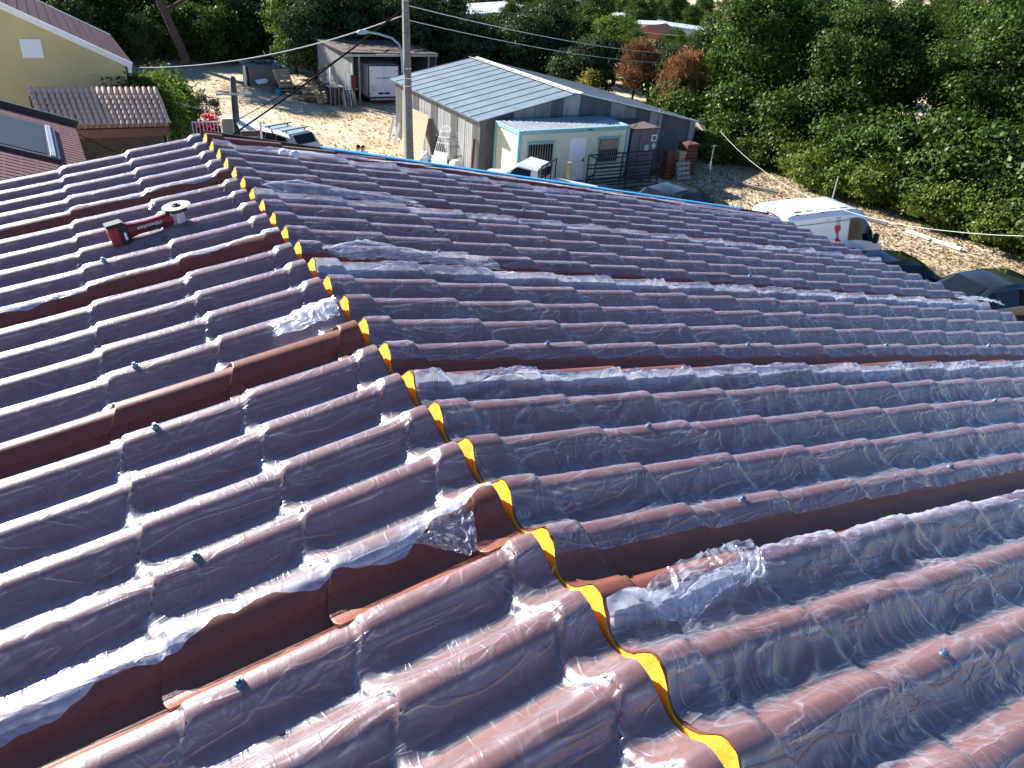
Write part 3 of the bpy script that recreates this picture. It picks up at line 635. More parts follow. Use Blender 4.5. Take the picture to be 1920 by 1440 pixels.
tag(MB().box((4.0,37.5,-8.3),(.12,3.4,1.5),rz=.1).build('boundary_wall',M_WHITE),'low white boundary wall along the pale driveway','wall')
hd=empty('site_hoarding',(6.6,34.3,-8.8),'low brown hoarding with white top sheet left of the parked car','hoarding')
MB().box((6.5,34.2,-7.75),(.75,.08,2.1)).build('board',M_BROWN,hd); MB().box((6.5,34.13,-7.02),(.75,.03,.05)).build('batten',M_GALV,hd); MB().box((6.5,34.6,-6.62),(.8,1.1,.04),rx=R(14)).build('top_sheet',M_WHITE,hd); MB().box((6.93,34.1,-7.6),(.10,.08,2.4)).build('post',M_WHITE,hd)
# ================================================================== POLES AND CABLES
pole=empty('lamp_pole',(11.0,27.35,-8.5),'tall concrete pole with a blue-grey street lamp arm beside the metal shed','pole')
M_CABW=mat('pale_cable',(.55,.57,.58),.5); M_CABB=mat('black_cable',(.008,.008,.009),.95,spec=.05)
pb0,pt0=Vector((10.97,27.3,-8.6)),Vector((11.17,28.3,-1.10)); pdv=(pt0-pb0)
pm=MB(); n=4
def pol(f,w,d): 
    c=pb0+pdv*f; return [(c.x-w/2,c.y-d/2,c.z),(c.x+w/2,c.y-d/2,c.z),(c.x+w/2,c.y+d/2,c.z),(c.x-w/2,c.y+d/2,c.z)]
pm.add(pol(0,.34,.26)+pol(1,.22,.17),[(0,3,2,1),(4,5,6,7),(0,1,5,4),(1,2,6,5),(2,3,7,6),(3,0,4,7)]); pm.build('shaft',M_CONC,pole,bevel=.012)
for i in range(26):
    f=.05+i*.036; c=pb0+pdv*f; w=.26+(.17-.26)*f
    MB().cyl((c.x+.02,c.y-w/2-.001,c.z),(c.x+.02,c.y-w/2+.006-.012,c.z),.022,.022,8).build('hole',M_DARK,pole)
for f in (.62,.655,.70,.86):
    c=pb0+pdv*f; MB().box(tuple(c),(.29-.06*f,.24-.04*f,.025)).build('strap',M_WHITE if f<.8 else M_DARK,pole)
M_LAMP=mat('blue_grey_lamp',(.22,.32,.42),.4)
arm=[(10.93,28.0,-3.5),(10.92,28.05,-2.9),(10.86,28.15,-2.55),(10.65,28.3,-2.36),(10.2,28.4,-2.24),(9.75,28.45,-2.18)]
ar=MB().tube(arm,.035,8).build('lamp_arm',M_LAMP,pole,smooth=60)
MB().prism([(9.35,-2.2),(9.42,-2.27),(9.72,-2.24),(9.82,-2.16),(9.7,-2.10),(9.45,-2.12)],.16,'y',(0,28.45,0)).build('lamp_head',M_LAMP,ar,bevel=.02)
def sagline(a,b,sag,n=18):
    a=Vector(a);b=Vector(b); return [a.lerp(b,i/n)-Vector((0,0,sag*4*(i/n)*(1-i/n))) for i in range(n+1)]
def cable(a,b,sag,r,m,label,name='cable'):
    return tag(MB().tube(sagline(a,b,sag),r,5).build(name,m,smooth=60),label,'cable')
T=Vector((11.12,28.2,-1.35))
cable(T+Vector((-.12,0,-.25)),(2.72,36.2,-4.55),.45,.020,M_CABW,'pale sagging cable from lamp pole to yellow house eave')
cable(T+Vector((-.12,0,-.05)),(5.05,31.2,-6.3),.10,.034,M_CABB,'thick black cable running down from lamp pole to old post')
cable(T+Vector((-.12,0,-.12)),(6.15,35.0,-6.5),.18,.016,M_CABB,'thin black cable just behind the thick black one')
cable(T+Vector((.08,0,.1)),(46.5,48.5,-5.75),.55,.017,M_CABW,'upper of two pale power lines crossing the middle trees')
cable(T+Vector((.08,0,-.38)),(46,48.3,-6.35),.55,.014,M_CABW,'lower of two pale power lines crossing the middle trees')
cable((50,92,-6.9),(74,84,-8.6),.3,.03,M_CABW,'far pale line above the dome-shaped pine')
cable((26.6,27.0,-6.1),(18.6,8.3,-4.0),1.2,.006,M_CABW,'pale sagging wire in front of the bramble hedge')
cable((6.1,34.9,-6.2),(2.6,36.1,-5.2),.25,.012,M_CABW,'slack pale wire from old post to house shrubs')
cable((4.9,31.5,-6.2),(-.2,24.3,-4.4),.9,.012,M_CABB,'dashed-looking dark wire drooping past the porch')
op=empty('old_post',(6.15,35,-8.8),'weathered dark post with steel crossarm by the gate pillar','post')
MB().tube([(6.10,35,-8.9),(6.12,35,-7.3),(6.15,35,-5.6),(6.18,35,-4.8),(6.19,35,-4.72)],[.17,.155,.135,.115,.07],10).build('shaft',mat('weathered_pole_wood',(.11,.115,.115),.9,noise=.5,scale=6,col2=(.05,.055,.06),stretch=(1,1,.2)),op,smooth=50)
MB().box((6.13,34.85,-5.40),(1.46,.06,.08)).build('crossarm',M_GALV,op)
for i in range(7): MB().cyl((5.5+i*.21,34.815,-5.40),(5.5+i*.21,34.80,-5.40),.018,.018,6).build('bolt',M_WHITE,op)
MB().tube([(5.98,34.88,-6.4),(5.97,34.85,-7.4),(5.99,34.85,-8.8)],.018,5).build('conduit',M_GALV,op)

# ================================================================== VEHICLES
def carpaint(name,c,r=.28): return mat(name,c,r,coat=.6,spec=.5,noise=.06,scale=2)
M_TYRE=mat('tyre_rubber',(.02,.02,.02),.85); M_RIM=mat('alloy_rim',(.45,.46,.48),.35,metal=.8)
M_LRED=mat('tail_lamp_red',(.35,.02,.02),.25); M_LCLR=mat('clear_lamp',(.6,.62,.64),.15)
M_TRIM=mat('black_plastic_trim',(.02,.02,.022),.55)
def loft(st):
    "stations (x,zb,zs,zr,wb,wr) -> closed body"
    V=[];m=12
    for x,zb,zs,zr,wb,wr in st:
        h=zr-zs
        L_=[(-wb*.93,zb),(-wb,zb+.18),(-wb*1.01,(zb+zs)*.5+.08),(-wb,zs),(-(wr+(wb-wr)*.12),zs+h*.84),(-wr*.86,zr-.012*min(1,h*4))]
        sec=L_+[(-a,b) for a,b in L_[::-1]]
        V+=[(x,a,b) for a,b in sec]
    n=len(st); F=[]
    for i in range(n-1):
        for k in range(m): F.append((i*m+k,i*m+(k+1)%m,(i+1)*m+(k+1)%m,(i+1)*m+k))
    F.append(tuple(range(m))[::-1]); F.append(tuple((n-1)*m+k for k in range(m)))
    return V,F
def sidept(s,f,o=0):
    "point on the side glass, f 0 belt .. 1 roof"
    x,zb,zs,zr,wb,wr=s; h=zr-zs; y=wb+(wr+(wb-wr)*.12-wb)*min(f/.84,1.0); return (x,y+o,zs+h*f)
def lerp_st(a,b,t): return tuple(a[i]+(b[i]-a[i])*t for i in range(6))
def car(name,loc,rz,st,paint,label,cat,group,side_win,front_glass,rear_glass,wheels,wr_=.33,extra=None,glass=M_GLASS):
    e=empty(name,loc,label,cat,group,rz)
    V,F=loft(st); m=MB(); m.add(V,F)
    me=m.mesh('body',paint,28); body=local('body',me,e)
    for (i,t0,j,t1,f0,f1) in side_win:
        a=lerp_st(st[i],st[i+1],t0); b=lerp_st(st[j],st[j+1],t1)
        mids=[st[k] for k in range(i+1,j+1)]
        ss=[a]+mids+[b]
        for sg in (1,-1):
            V=[];
            for s in ss:
                for f in (f0,f1):
                    p=sidept(s,f,.018); V.append((p[0],p[1]*sg,p[2]))
            local('side_window',np_mesh('side_window',np.array(V),np.array([[2*k,2*k+1,2*k+3,2*k+2] for k in range(len(ss)-1)])[:, ::(1 if sg<0 else -1)],glass,False),e)
    for nm,rng_ in (('windscreen',front_glass),('rear_window',rear_glass)):
        if not rng_: continue
        i,t0,j,t1,inset=rng_
        a=lerp_st(st[i],st[i+1],t0); b=lerp_st(st[j],st[j+1],t1); V=[]
        nrm=Vector((-(b[3]-a[3]),0,(b[0]-a[0]))).normalized(); nrm=nrm if nrm.z>0 else -nrm
        for s in (a,b):
            for sg in (-1,1): V.append(tuple(Vector((s[0],sg*(s[5]*.86-inset),s[3]-.004))+nrm*.016))
        local(nm,np_mesh(nm,np.array(V),np.array([[0,1,3,2]]),glass,False),e)
    for wx_ in wheels:
        for sg in (1,-1):
            y=sg*(st[len(st)//2][4]-.10)
            w=local('wheel',MB().cyl((0,-.1,0),(0,.1,0),wr_,wr_,20).mesh('wheel',M_TYRE,40,.015),e,(wx_,y,wr_))
            local('rim',MB().cyl((0,-.005+sg*.09,0),(0,sg*.112,0),wr_*.62,wr_*.55,14).mesh('rim',M_RIM,40),w)
    return e
def tmesh(txt,size,m,ext=.002):
    cu=bpy.data.curves.new('t','FONT'); cu.body=txt; cu.size=size; cu.extrude=ext; cu.align_x='CENTER'; cu.align_y='CENTER'
    ob=bpy.data.objects.new('t',cu); COL.objects.link(ob); dg=bpy.context.evaluated_depsgraph_get(); me=bpy.data.meshes.new_from_object(ob.evaluated_get(dg))
    bpy.data.objects.remove(ob); bpy.data.curves.remove(cu); me.materials.clear(); me.materials.append(m); return me
# x forward. stations: (x,zb,zs,zr,wb,wr)
SUVST=[(-2.05,.45,.95,1.0,.80,.66),(-1.98,.35,1.0,1.30,.84,.66),(-1.72,.30,1.02,1.66,.85,.64),(-1.0,.30,1.02,1.72,.86,.64),(.25,.30,1.0,1.68,.86,.62),(.95,.30,.98,1.12,.86,.70),(1.0,.3,.97,1.02,.86,.72),(1.9,.32,.86,.92,.82,.66),(2.1,.45,.70,.74,.72,.58)]
suv=car('parked_suv',(7.95,36.2,gz(0,36.2)),math.atan2(.88,-.47),SUVST,carpaint('pale_sage_paint',(.34,.40,.36)),'pale sage green station wagon with roof rack, open dusty yard behind','car',None,[(2,.25,3,.0,.10,.80),(3,.04,3,.52,.10,.82),(3,.56,4,.0,.10,.82)],(4,.05,5,.0,.05),(1,.05,2,-.02,.04),(-1.3,1.35))
for x in (-1.35,-.35): local('roof_bar',MB().box((x,0,1.78),(.06,1.45,.035)).box((x,-.5,1.73),(.05,.04,.08)).box((x,.5,1.73),(.05,.04,.08)).mesh('roof_bar',M_TRIM),suv)
local('tailgate_lower',MB().box((-2.04,0,.83),(.05,1.5,.5)).mesh('tailgate_lower',carpaint('dark_tailgate',(.03,.04,.05))),suv)
local('number_plate',MB().box((-2.075,.0,.86),(.012,.5,.11)).mesh('number_plate',M_WHITE),suv)
for s_ in (1,-1): local('tail_lamp',MB().box((-1.99,s_*.78,.98),(.08,.12,.34)).mesh('tail_lamp',M_LRED,None,.01),suv); local('wing_mirror',MB().box((.72,s_*.97,1.06),(.12,.2,.15)).mesh('wing_mirror',M_TRIM,None,.03),suv); local('door_handle',MB().box((-.15,s_*.875,.92),(.16,.03,.04)).mesh('door_handle',M_TRIM),suv)
suv.scale=(1.08,1.08,1.1)
# white panel van
VST=[(-2.72,.45,1.5,2.30,.93,.80),(-2.70,.35,1.55,2.44,.98,.84),(-2.5,.30,1.55,2.50,1.0,.84),(-.9,.30,1.55,2.54,1.0,.84),(.45,.30,1.5,2.51,1.0,.80),(.85,.3,1.45,2.38,1.0,.76),(1.50,.3,1.32,1.66,.98,.76),(1.57,.3,1.27,1.48,.98,.76),(2.05,.32,1.06,1.14,.93,.74),(2.18,.40,.80,.90,.80,.62)]
M_VAN=carpaint('van_white',(.78,.80,.82),.3)
van=car('panel_van',(22.05,16.51,-8.5),R(-3.5),VST,M_VAN,'white high-roof panel van with a red figure graphic beside the bramble hedge','van',None,[(3,.72,5,.80,.0,.74)],(5,.05,6,.98,.02),None,(-1.75,1.3),.35)
for s_ in (1,-1):
    local('wing_mirror',MB().box((1.28,s_*1.14,1.52),(.14,.20,.34)).mesh('wing_mirror',M_TRIM,None,.04),van)
    local('door_handle',MB().box((.42,s_*1.015,1.18),(.2,.04,.05)).mesh('door_handle',M_TRIM),van)
    local('headlamp',MB().box((2.06,s_*.72,.92),(.1,.3,.22)).mesh('headlamp',M_LCLR,None,.03),van)
local('high_brake_lamp',MB().box((-2.712,0,2.36),(.03,.42,.05)).mesh('high_brake_lamp',M_LRED),van)
for i in range(5):
    local('roof_rib',MB().box((-2.1+i*.52,0,2.525),(.36,1.05,.022)).mesh('roof_rib',M_VAN,None,.01),van)
for x in (-2.3,-1.2,.1): local('roof_mount',MB().box((x,-.74,2.505),(.12,.05,.02)).mesh('roof_mount',M_TRIM),van); 
# seams and graphic on the side that faces the roof
M_VRED=mat('red_vinyl',(.50,.012,.015),.35); M_SEAM=mat('seam_grey',(.16,.19,.22),.6)
def vside(poly,mt,name,yo=.016):
    V=[]
    for x,z in poly:
        y=1.0 if z<1.5 else 1.0-.16*max(0,(z-1.5))/.84*.88
        V.append((x,-(y+yo),z))
    me=bpy.data.meshes.new(name); me.from_pydata(V,[],[tuple(range(len(V)))]); me.materials.append(mt); return local(name,me,van)
for xa,za,xb,zb_ in ((-2.5,2.18,.55,2.22),(-1.45,.4,-1.40,2.2),(-1.05,.4,-1.03,2.3),(-.98,.4,-.96,2.3),(-.56,2.0,-.55,2.35),(-.46,2.0,-.45,2.35),(.25,.4,.25,2.0),(-2.45,.5,-2.45,2.2)):
    dx,dz=(0,.012) if abs(xb-xa)>abs(zb_-za) else (.012,0)
    vside([(xa-dx,za-dz),(xb-dx,zb_-dz),(xb+dx,zb_+dz),(xa+dx,za+dz)],M_SEAM,'panel_seam',.013)
def gv(p): return [((x-.5)*1.3-.48,(z-1.98)*1.2+2.06) for x,z in p]
vside(gv([(.38,1.98),(.58,1.98),(.60,1.86),(.50,1.72),(.40,1.84)]),M_VRED,'red_graphic')
vside(gv([(.47,1.74),(.53,1.74),(.58,1.55),(.62,1.50)]),M_VRED,'red_graphic')
for pts in ([(.47,1.66),(.56,1.62),(.68,1.52),(.46,1.42)],[(.46,1.42),(.68,1.52),(.70,1.22),(.18,1.02)],[(.18,1.02),(.70,1.22),(.62,.98),(.05,.75)],[(.05,.75),(.62,.98),(.50,.55),(.05,.55)]): vside(gv(pts),M_VRED,'red_graphic')
tm=tmesh('NIFS',.24,M_VRED); o=local('side_lettering',tm,van,(-1.75,-1.022,1.42),(R(90),0,0))
tm=tmesh('XE',.16,M_SEAM); local('side_lettering',tm,van,(.95,-1.022,.98),(R(90),0,0))
# dark hatchbacks
HST=[(-1.95,.45,.85,.92,.76,.60),(-1.88,.32,.92,1.10,.82,.62),(-1.35,.28,.95,1.42,.84,.60),(-.5,.28,.95,1.48,.85,.60),(.35,.28,.93,1.42,.85,.58),(1.05,.28,.90,.99,.85,.66),(1.15,.28,.88,.93,.85,.68),(1.85,.30,.72,.78,.80,.62),(2.02,.42,.60,.64,.68,.52)]
SW=[(2,.1,3,.0,.10,.80),(3,.04,3,.95,.10,.82),(3,.99,4,.55,.10,.82)]
def hatch(loc,rz,paint,label,sc=1):
    e=car('parked_car',loc,rz,HST,paint,label,'car','dark cars parked on the right',SW,(4,.04,5,.02,.05),(1,.25,2,.0,.04),(-1.25,1.3),.31)
    e.scale=(sc,sc,sc)
    for s_ in (1,-1):
        local('tail_lamp',MB().box((-1.88,s_*.70,.86),(.1,.16,.16)).mesh('tail_lamp',M_LRED,None,.02),e); local('wing_mirror',MB().box((.72,s_*.95,.98),(.12,.18,.13)).mesh('wing_mirror',paint,None,.03),e); local('headlamp',MB().box((1.84,s_*.58,.66),(.16,.28,.12)).mesh('headlamp',M_LCLR,None,.02),e)
    local('number_plate',MB().box((-1.955,0,.72),(.012,.48,.1)).mesh('number_plate',M_WHITE),e)
    return e
hatch((20.6,22.4,-8.5),R(8),carpaint('charcoal_paint',(.025,.028,.03)),'small charcoal car partly hidden by the roof edge, left of the white van',1.1)
hatch((22.9,13.9,-8.5),R(-18),carpaint('black_paint',(.006,.006,.008),.2),'black car poking out between roof edge and dry leaf bank')
big=hatch((22.9,11.15,-8.5),R(170),carpaint('dark_graphite_paint',(.020,.024,.028),.16),'large dark graphite car at the right edge of the picture',1.2)
# grey car bonnet glimpsed left of the van
hatch((17.2,18.7,-8.5),R(-6),carpaint('mid_grey_paint',(.12,.125,.13)),'grey car almost hidden behind roof edge just left of the white van')
# white pickup in front of the container
PST=[(-2.5,.5,.95,.98,.78,.72),(-2.45,.45,1.0,1.02,.82,.76),(-.62,.42,1.0,1.03,.83,.76),(-.55,.40,1.02,1.66,.83,.66),(.25,.40,1.02,1.74,.83,.64),(.95,.40,1.0,1.12,.83,.68),(1.05,.40,.98,1.03,.83,.70),(1.95,.42,.88,.94,.80,.64),(2.15,.5,.72,.76,.70,.56)]
pk=car('pickup_truck',(15.95,26.5,-8.5),R(126),PST,carpaint('pickup_white',(.70,.72,.73)),'white pickup with black headboard frame parked by the container','pickup',None,[(3,.3,4,.55,.08,.78)],(4,.05,5,.0,.05),None,(-1.4,1.35),.34)
local('rear_window',MB().box((-.60,0,1.38),(.03,.92,.34)).mesh('rear_window',M_GLASS,None,.04),pk)
pk.scale=(1.1,1.1,1.05)
hb=MB()
for y in (-.72,-.25,.25,.72): hb.bar((-.72,y,1.0),(-.72,y,1.78),.035)
hb.bar((-.72,-.74,1.78),(-.72,.74,1.78),.045); hb.bar((-.72,-.74,1.0),(-.72,.74,1.0),.04)
local('headboard',hb.mesh('headboard',M_BLACK),pk)
for y in (.60,-.60):
    lv=MB()
    for i in range(9): lv.box((-.585,y,1.12+.055*i),(.012,.16,.02))
    lv.box((-.583,y,1.34),(.006,.02,.50))
    local('vent_louvre',lv.mesh('vent_louvre',M_TRIM),pk)
# box truck
tk=empty('box_truck',(18.75,51.9,-9.1),'white box truck reversed into the dark open shelter','truck',None,R(-2.5))
M_TW=mat('truck_box_white',(.74,.77,.80),.35,noise=.08,scale=2)
local('cargo_box',MB().box((0,.7,1.45),(2.08,5.2,1.98)).mesh('cargo_box',M_TW,None,.02),tk)
fr=MB()
for x in (-1.03,1.03): fr.box((x,-1.93,1.45),(.06,.06,2.04))
for z in (.48,2.43): fr.box((0,-1.93,z),(2.0,.05,.06))
local('box_frame',fr.mesh('box_frame',M_TRIM),tk)
for x in (-.5,.5):
    d=local('rear_door',MB().box((x,-1.93,1.45),(.96,.04,1.86)).mesh('rear_door',M_TW,None,.008),tk)
    for z in (2.1,.72): local('hinge',MB().box((x*1.75,-1.96,z),(.2,.03,.05)).mesh('hinge',M_GALV),d)
    local('door_lock',MB().box((x*.44,-1.957,.72),(.34,.02,.12)).mesh('door_lock',M_TRIM),d)
    local('reflector',MB().cyl((x*.34,-1.945,.5),(x*.34,-1.96,.5),.03,.03,8).mesh('reflector',M_LRED),d)
M_NAVY=mat('navy_print',(.02,.03,.08),.5)
local('door_lettering',tmesh('www.aplicart.pt',.20,M_NAVY),tk,(.05,-1.957,1.68),(R(90),0,0))
local('door_lettering',tmesh('aplicart',.10,M_NAVY),tk,(-.72,-1.957,1.16),(R(90),0,0))
lo=MB()
for i,w_ in enumerate((.34,.38,.3)): lo.box((-.70,-1.955,.99-.055*i),(w_,.006,.016))
local('door_small_print',lo.mesh('door_small_print',M_NAVY),tk)
local('chassis',MB().box((0,.7,.40),(1.0,5.0,.14)).mesh('chassis',M_TRIM),tk)
local('rear_beam',MB().box((0,-1.85,.34),(1.8,.08,.14)).mesh('rear_beam',M_GALV),tk)
for x in (-.7,.7): local('tail_lamp',MB().cyl((x,-1.89,.34),(x,-1.91,.34),.05,.05,8).mesh('tail_lamp',M_LRED),tk)
for x in (-.88,.88):
    for y in (-.9,3.6):
        w=local('wheel',MB().cyl((-.12,0,0),(.12,0,0),.37,.37,18).mesh('wheel',M_TYRE,40,.02),tk,(x,y,.37)); local('rim',MB().cyl((-.13,0,0),(.13,0,0),.2,.2,12).mesh('rim',M_RIM,40),w)
local('cab',MB().prism([(3.4,.5),(5.1,.5),(5.1,1.2),(4.8,2.0),(3.4,2.1)],2.0,'x').mesh('cab',M_TW,None,.05),tk)

# ================================================================== YARD THINGS
def pal(name,loc,w,d,h,rot,m,label,group=None,nslat=7):
    e=empty(name,loc,label,'pallet',group); e.rotation_euler=rot
    for i in range(nslat): local('slat',MB().box((0,-d/2+(i+.5)*d/nslat,h),(w,d/nslat*.62,.022)).mesh('slat',m),e)
    for x in (-w/2+.05,0,w/2-.05): local('bearer',MB().box((x,0,h/2),(.09,d,h-.02)).mesh('bearer',m),e)
    for i in (0,nslat//2,nslat-1): local('slat',MB().box((0,-d/2+(i+.5)*d/nslat,-.012),(w,d/nslat*.62,.022)).mesh('slat',m),e)
    return e
pal('wooden_pallet',(14.75,50.85,-8.5),1.0,1.2,.13,(R(62),R(-8),R(10)),M_WOOD,'pale sunlit pallet leaning on the log pile',None)
pal('wooden_pallet',(13.3,54.6,-8.2),1.0,1.5,.13,(R(38),0,R(4)),M_WOOD,'pallet with upright slats lying tilted by the grey store',None,6)
pal('wooden_pallet',(15.05,50.95,-8.45),.9,1.2,.13,(R(72),R(-4),R(14)),M_WOODD,'dark pallet leaning behind the sunlit one')
lg=random.Random(11)
for i in range(46):
    f=lg.random(); x=13.75+lg.random()*1.2; y=51.4+lg.random()*.9; z=-9.0+lg.random()*(1.15 if x>14.2 else .6)
    a=lg.uniform(-.5,.5); b=lg.uniform(-.35,.35); ln_=.25+lg.random()*.3
    o=MB().cyl((x-ln_/2*math.cos(a),y-ln_/2*math.sin(a)-.1,z-b*.1),(x+ln_/2*math.cos(a),y+ln_/2*math.sin(a)-.1,z+b*.1),.05+.05*lg.random(),None,8).build('log',[M_WOOD,M_WOOD,M_WOODD][i%3])
    tag(o,'cut log in the firewood pile beside the leaning pallets','log','logs of the firewood pile')
spots=[((12.1,55.3),(12.9,54.9)),((12.0,55.0),(13.4,54.2)),((12.5,54.2),(13.6,53.4)),((13.0,53.1),(14.1,52.2)),((12.9,52.9),(14.6,51.6)),((13.0,52.6),(14.3,51.3)),((12.6,55.6),(13.9,55.2)),((13.5,53.9),(14.5,53.5)),((13.2,52.4),(14.6,51.2))]
desc=['plank end nearest the grey store','plank beside the white basin','plank across the scrap heap middle','dark plank behind the blue bucket','long pale plank in front of the logs','short pale plank under the long one','dark plank behind the tilted pallet','plank end in the scrap heap shadow','lowest pale plank before the logs']
for i,(a,b) in enumerate(spots):
    tag(MB().bar((a[0],a[1],-8.98+.05*(i%4)),(b[0],b[1],-8.9+.12*(i%3)),.13,.03).build('plank',[M_WOOD,M_WOODD,M_WOOD][i%3]),desc[i],'plank')
tag(MB().cyl((12.75,54.0,-9.08),(12.75,54.0,-8.72),.14,.17,14).build('bucket',M_BLUE,smooth=40),'blue bucket among scrap timber','bucket')
tag(MB().box((12.1,55.6,-8.45),(.75,.55,.05),rx=.1,ry=-.12).box((12.1,55.6,-8.55),(.6,.4,.12),ry=-.1).build('wash_basin',M_WHITE,bevel=.015),'white basin on top of scrap timber','basin')
for i in range(14):
    x=12.4+lg.random()*2.0; y=53.6+lg.random()*2.2; tag(MB().box((x,y,-8.9+lg.random()*.45),(.3+lg.random()*.5,.2+lg.random()*.3,.05+lg.random()*.2),rz=lg.random()*3,rx=lg.uniform(-.5,.5)).build('scrap_piece',[M_WOODD,M_DARK,M_GREYD,M_RUST][i%4]),'dark piece of scrap in the timber heap','scrap','scrap pieces in the timber heap')
cr=empty('crate_stack',(15.6,50.2,-9.1),'old grey slatted crate stack between log pile and truck shelter','crate')
MB().box((15.5,50.5,-7.98),(.95,.8,.06)).build('top_board',M_GREYW,cr)
for i in range(7): MB().box((15.08+i*.14,50.08,-8.55),(.075,.04,1.1+.05*(i%3))).build('slat',[M_GREYW,M_WOODD][i%2],cr)
MB().box((15.5,50.6,-8.55),(.85,.7,1.05)).build('inner_box',M_DARK,cr)
tag(MB().box((15.35,50.9,-7.6),(.08,.08,1.4),ry=.05).build('pipe',M_WHITE),'white pipe standing behind the grey crate stack','pipe')
for i in range(9):
    x=15.85+.1*i; tag(MB().bar((x,49.7+.05*(i%2),-9.08),(x-.12+.05*(i%3),49.95,-8.3+.1*((i*5)%4)),.05,.03).build('stake',[M_GREYW,M_WHITE,M_DARK,M_WOOD][i%4]),'thin stake in the row leaning beside the truck shelter post','stake','stakes leaning by the truck shelter')
for i in range(60):
    tag(MB().box((lg.uniform(13.5,17.8),lg.uniform(45.8,50.3)+0,-9.07),(.10+.1*lg.random(),.1,.05),rz=lg.random()*3).build('rubble_stone',M_WOOD),'small pale stone on the yard before the log pile','stone','stones scattered on the yard') if i<22 else None
# leaning things along the shed wall
bd=empty('corrugated_board',(15.0,36.7,-8.9),'tan corrugated board leaning on the shed wall behind the pole','board')
A,B,C_,D_=Vector((15.86,38.6,-7.02)),Vector((15.86,36.5,-6.95)),Vector((14.72,35.0,-8.86)),Vector((14.4,37.2,-8.9))
def leaning(A,B,C_,D_,pitch,amp,mat_,name,parent):
    n=int((B-A).length/pitch*6); V=[];nn=(B-A).cross(D_-A).normalized()
    for r_ in (0,1):
        for i in range(n+1):
            f=i/n; p=(A.lerp(B,f) if r_==0 else D_.lerp(C_,f))+nn*amp*math.sin(f*(B-A).length/pitch*2*math.pi); V.append(tuple(p))
    return link(name,np_mesh(name,np.array(V),grid_q(2,n+1),mat_,True),parent)
M_TAN=mat('tan_fibre_board',(.50,.36,.22),.8,noise=.2,scale=4)
leaning(A,B,C_,D_,.12,.012,M_TAN,'sheet',bd)
MB().bar(A.lerp(D_,.02)+Vector((.03,0,-.02)),D_+Vector((.06,0,0)),.02,.06).build('edge_strip',M_TAN,bd)
wg=empty('iron_gate_panel',(15.4,34,-8.8),'ornate white iron gate leaf leaning on the shed wall','gate')
g0,g1,g2,g3=Vector((15.83,35.0,-7.35)),Vector((15.83,33.9,-7.12)),Vector((15.35,33.3,-8.75)),Vector((15.0,34.3,-8.8))
for i in range(7):
    f=i/6; a=g0.lerp(g1,f)+Vector((0,0,.18*math.sin(f*math.pi))); b=g3.lerp(g2,f); MB().bar(a,b.lerp(a,.35 if 0<i<6 else 0),.03).build('bar',M_WHITE,wg)
    MB().cyl(a,a+Vector((.02,0,.12)),.028,.002,6).build('finial',M_WHITE,wg)
for f in (.02,.18,.35,.6,.98): MB().bar(g0.lerp(g3,f),g1.lerp(g2,f),.035).build('rail',M_WHITE,wg)
sw=[g0.lerp(g3,.62),g1.lerp(g2,.62),g1.lerp(g2,.97),g0.lerp(g3,.97)]; MB().add([tuple(p) for p in sw]+[tuple(p+Vector((.02,0,.01))) for p in sw],[(0,1,2,3),(7,6,5,4),(0,4,5,1),(1,5,6,2),(2,6,7,3),(3,7,4,0)]).build('kick_panel',M_WHITE,wg)
for i,(x,y,h,rx) in enumerate(((15.45,40.6,1.2,.2),(15.6,40.2,1.0,.25),(15.5,39.9,.9,.3))):
    tag(MB().bar((x-.25,y-.3,-9.08),(x+.15,y,-9.08+h),.12,.04).build('white_batten',M_WHITE),['tallest white batten leaning at the far shed corner','middle white batten leaning at the far shed corner','shortest white batten leaning at the far shed corner'][i],'batten')
tag(MB().bar((15.85,31.55,-8.75),(15.9,31.5,-6.95),.10,.08).build('rusty_post',M_RUST),'rusty red-brown post standing at the near shed corner','post')
tag(MB().box((15.5,32.6,-8.5),(.4,.5,.45)).box((15.5,32.55,-8.22),(.3,.3,.1)).build('white_canister',M_WHITE,bevel=.04),'white canister on the ground by the shed wall','canister')
tag(MB().box((15.6,32.0,-8.55),(.35,.4,.4)).build('red_crate',M_RUST,bevel=.03),'small red-brown crate by the near shed corner','crate')
tag(lump('rubbish_bag',(15.1,35.2,-8.87),(.28,.3,.5),M_WHITE,9),'white rubbish bag between tan board and iron gate','bag')
tag(lump('blue_bag',(15.35,34.7,-8.85),(.2,.2,.4),M_BLUE,10),'blue bag beside the leaning iron gate','bag')
tag(MB().bar((17.75,26.3,-8.5),(17.62,26.2,-6.78),.16,.10).build('timber_stake',M_WOOD),'bright raw timber stake standing right of the pickup','stake')
# black steel rack
rk=empty('steel_rack',(21.6,27.3,-8.5),'black steel pipe rack frame standing in front of the container','rack')
def pipe(a,b,r=.032,nm='tube'): MB().cyl(a,b,r,r,8).build(nm,M_BLACK,rk,smooth=50)
xs_=(19.72,21.6,23.42)
for x in xs_:
    for y in (27.75,27.15):
        pipe((x-(.12 if y<27.5 else 0),y,-8.5),(x,y,-7.0))
    pipe((x,27.75,-7.0),(x,27.15,-7.0)); pipe((x,27.75,-8.2),(x,27.15,-7.6))
for y in (27.75,27.15):
    for z in (-7.0,-7.45,-7.6,-7.95,-8.1,-8.42): pipe((xs_[0],y,z),(xs_[2],y,z),.030)
for z in (-8.42,-8.0): pipe((xs_[1],27.1,z),(xs_[2]-.1,25.4,z-.05))
for x,y in ((21.5,25.4),(23.3,25.4)): pipe((x,y,-8.5),(x,y,-7.9))
pipe((21.5,25.4,-7.95),(23.3,25.4,-7.95)); pipe((21.5,25.4,-8.4),(23.3,25.4,-8.4))
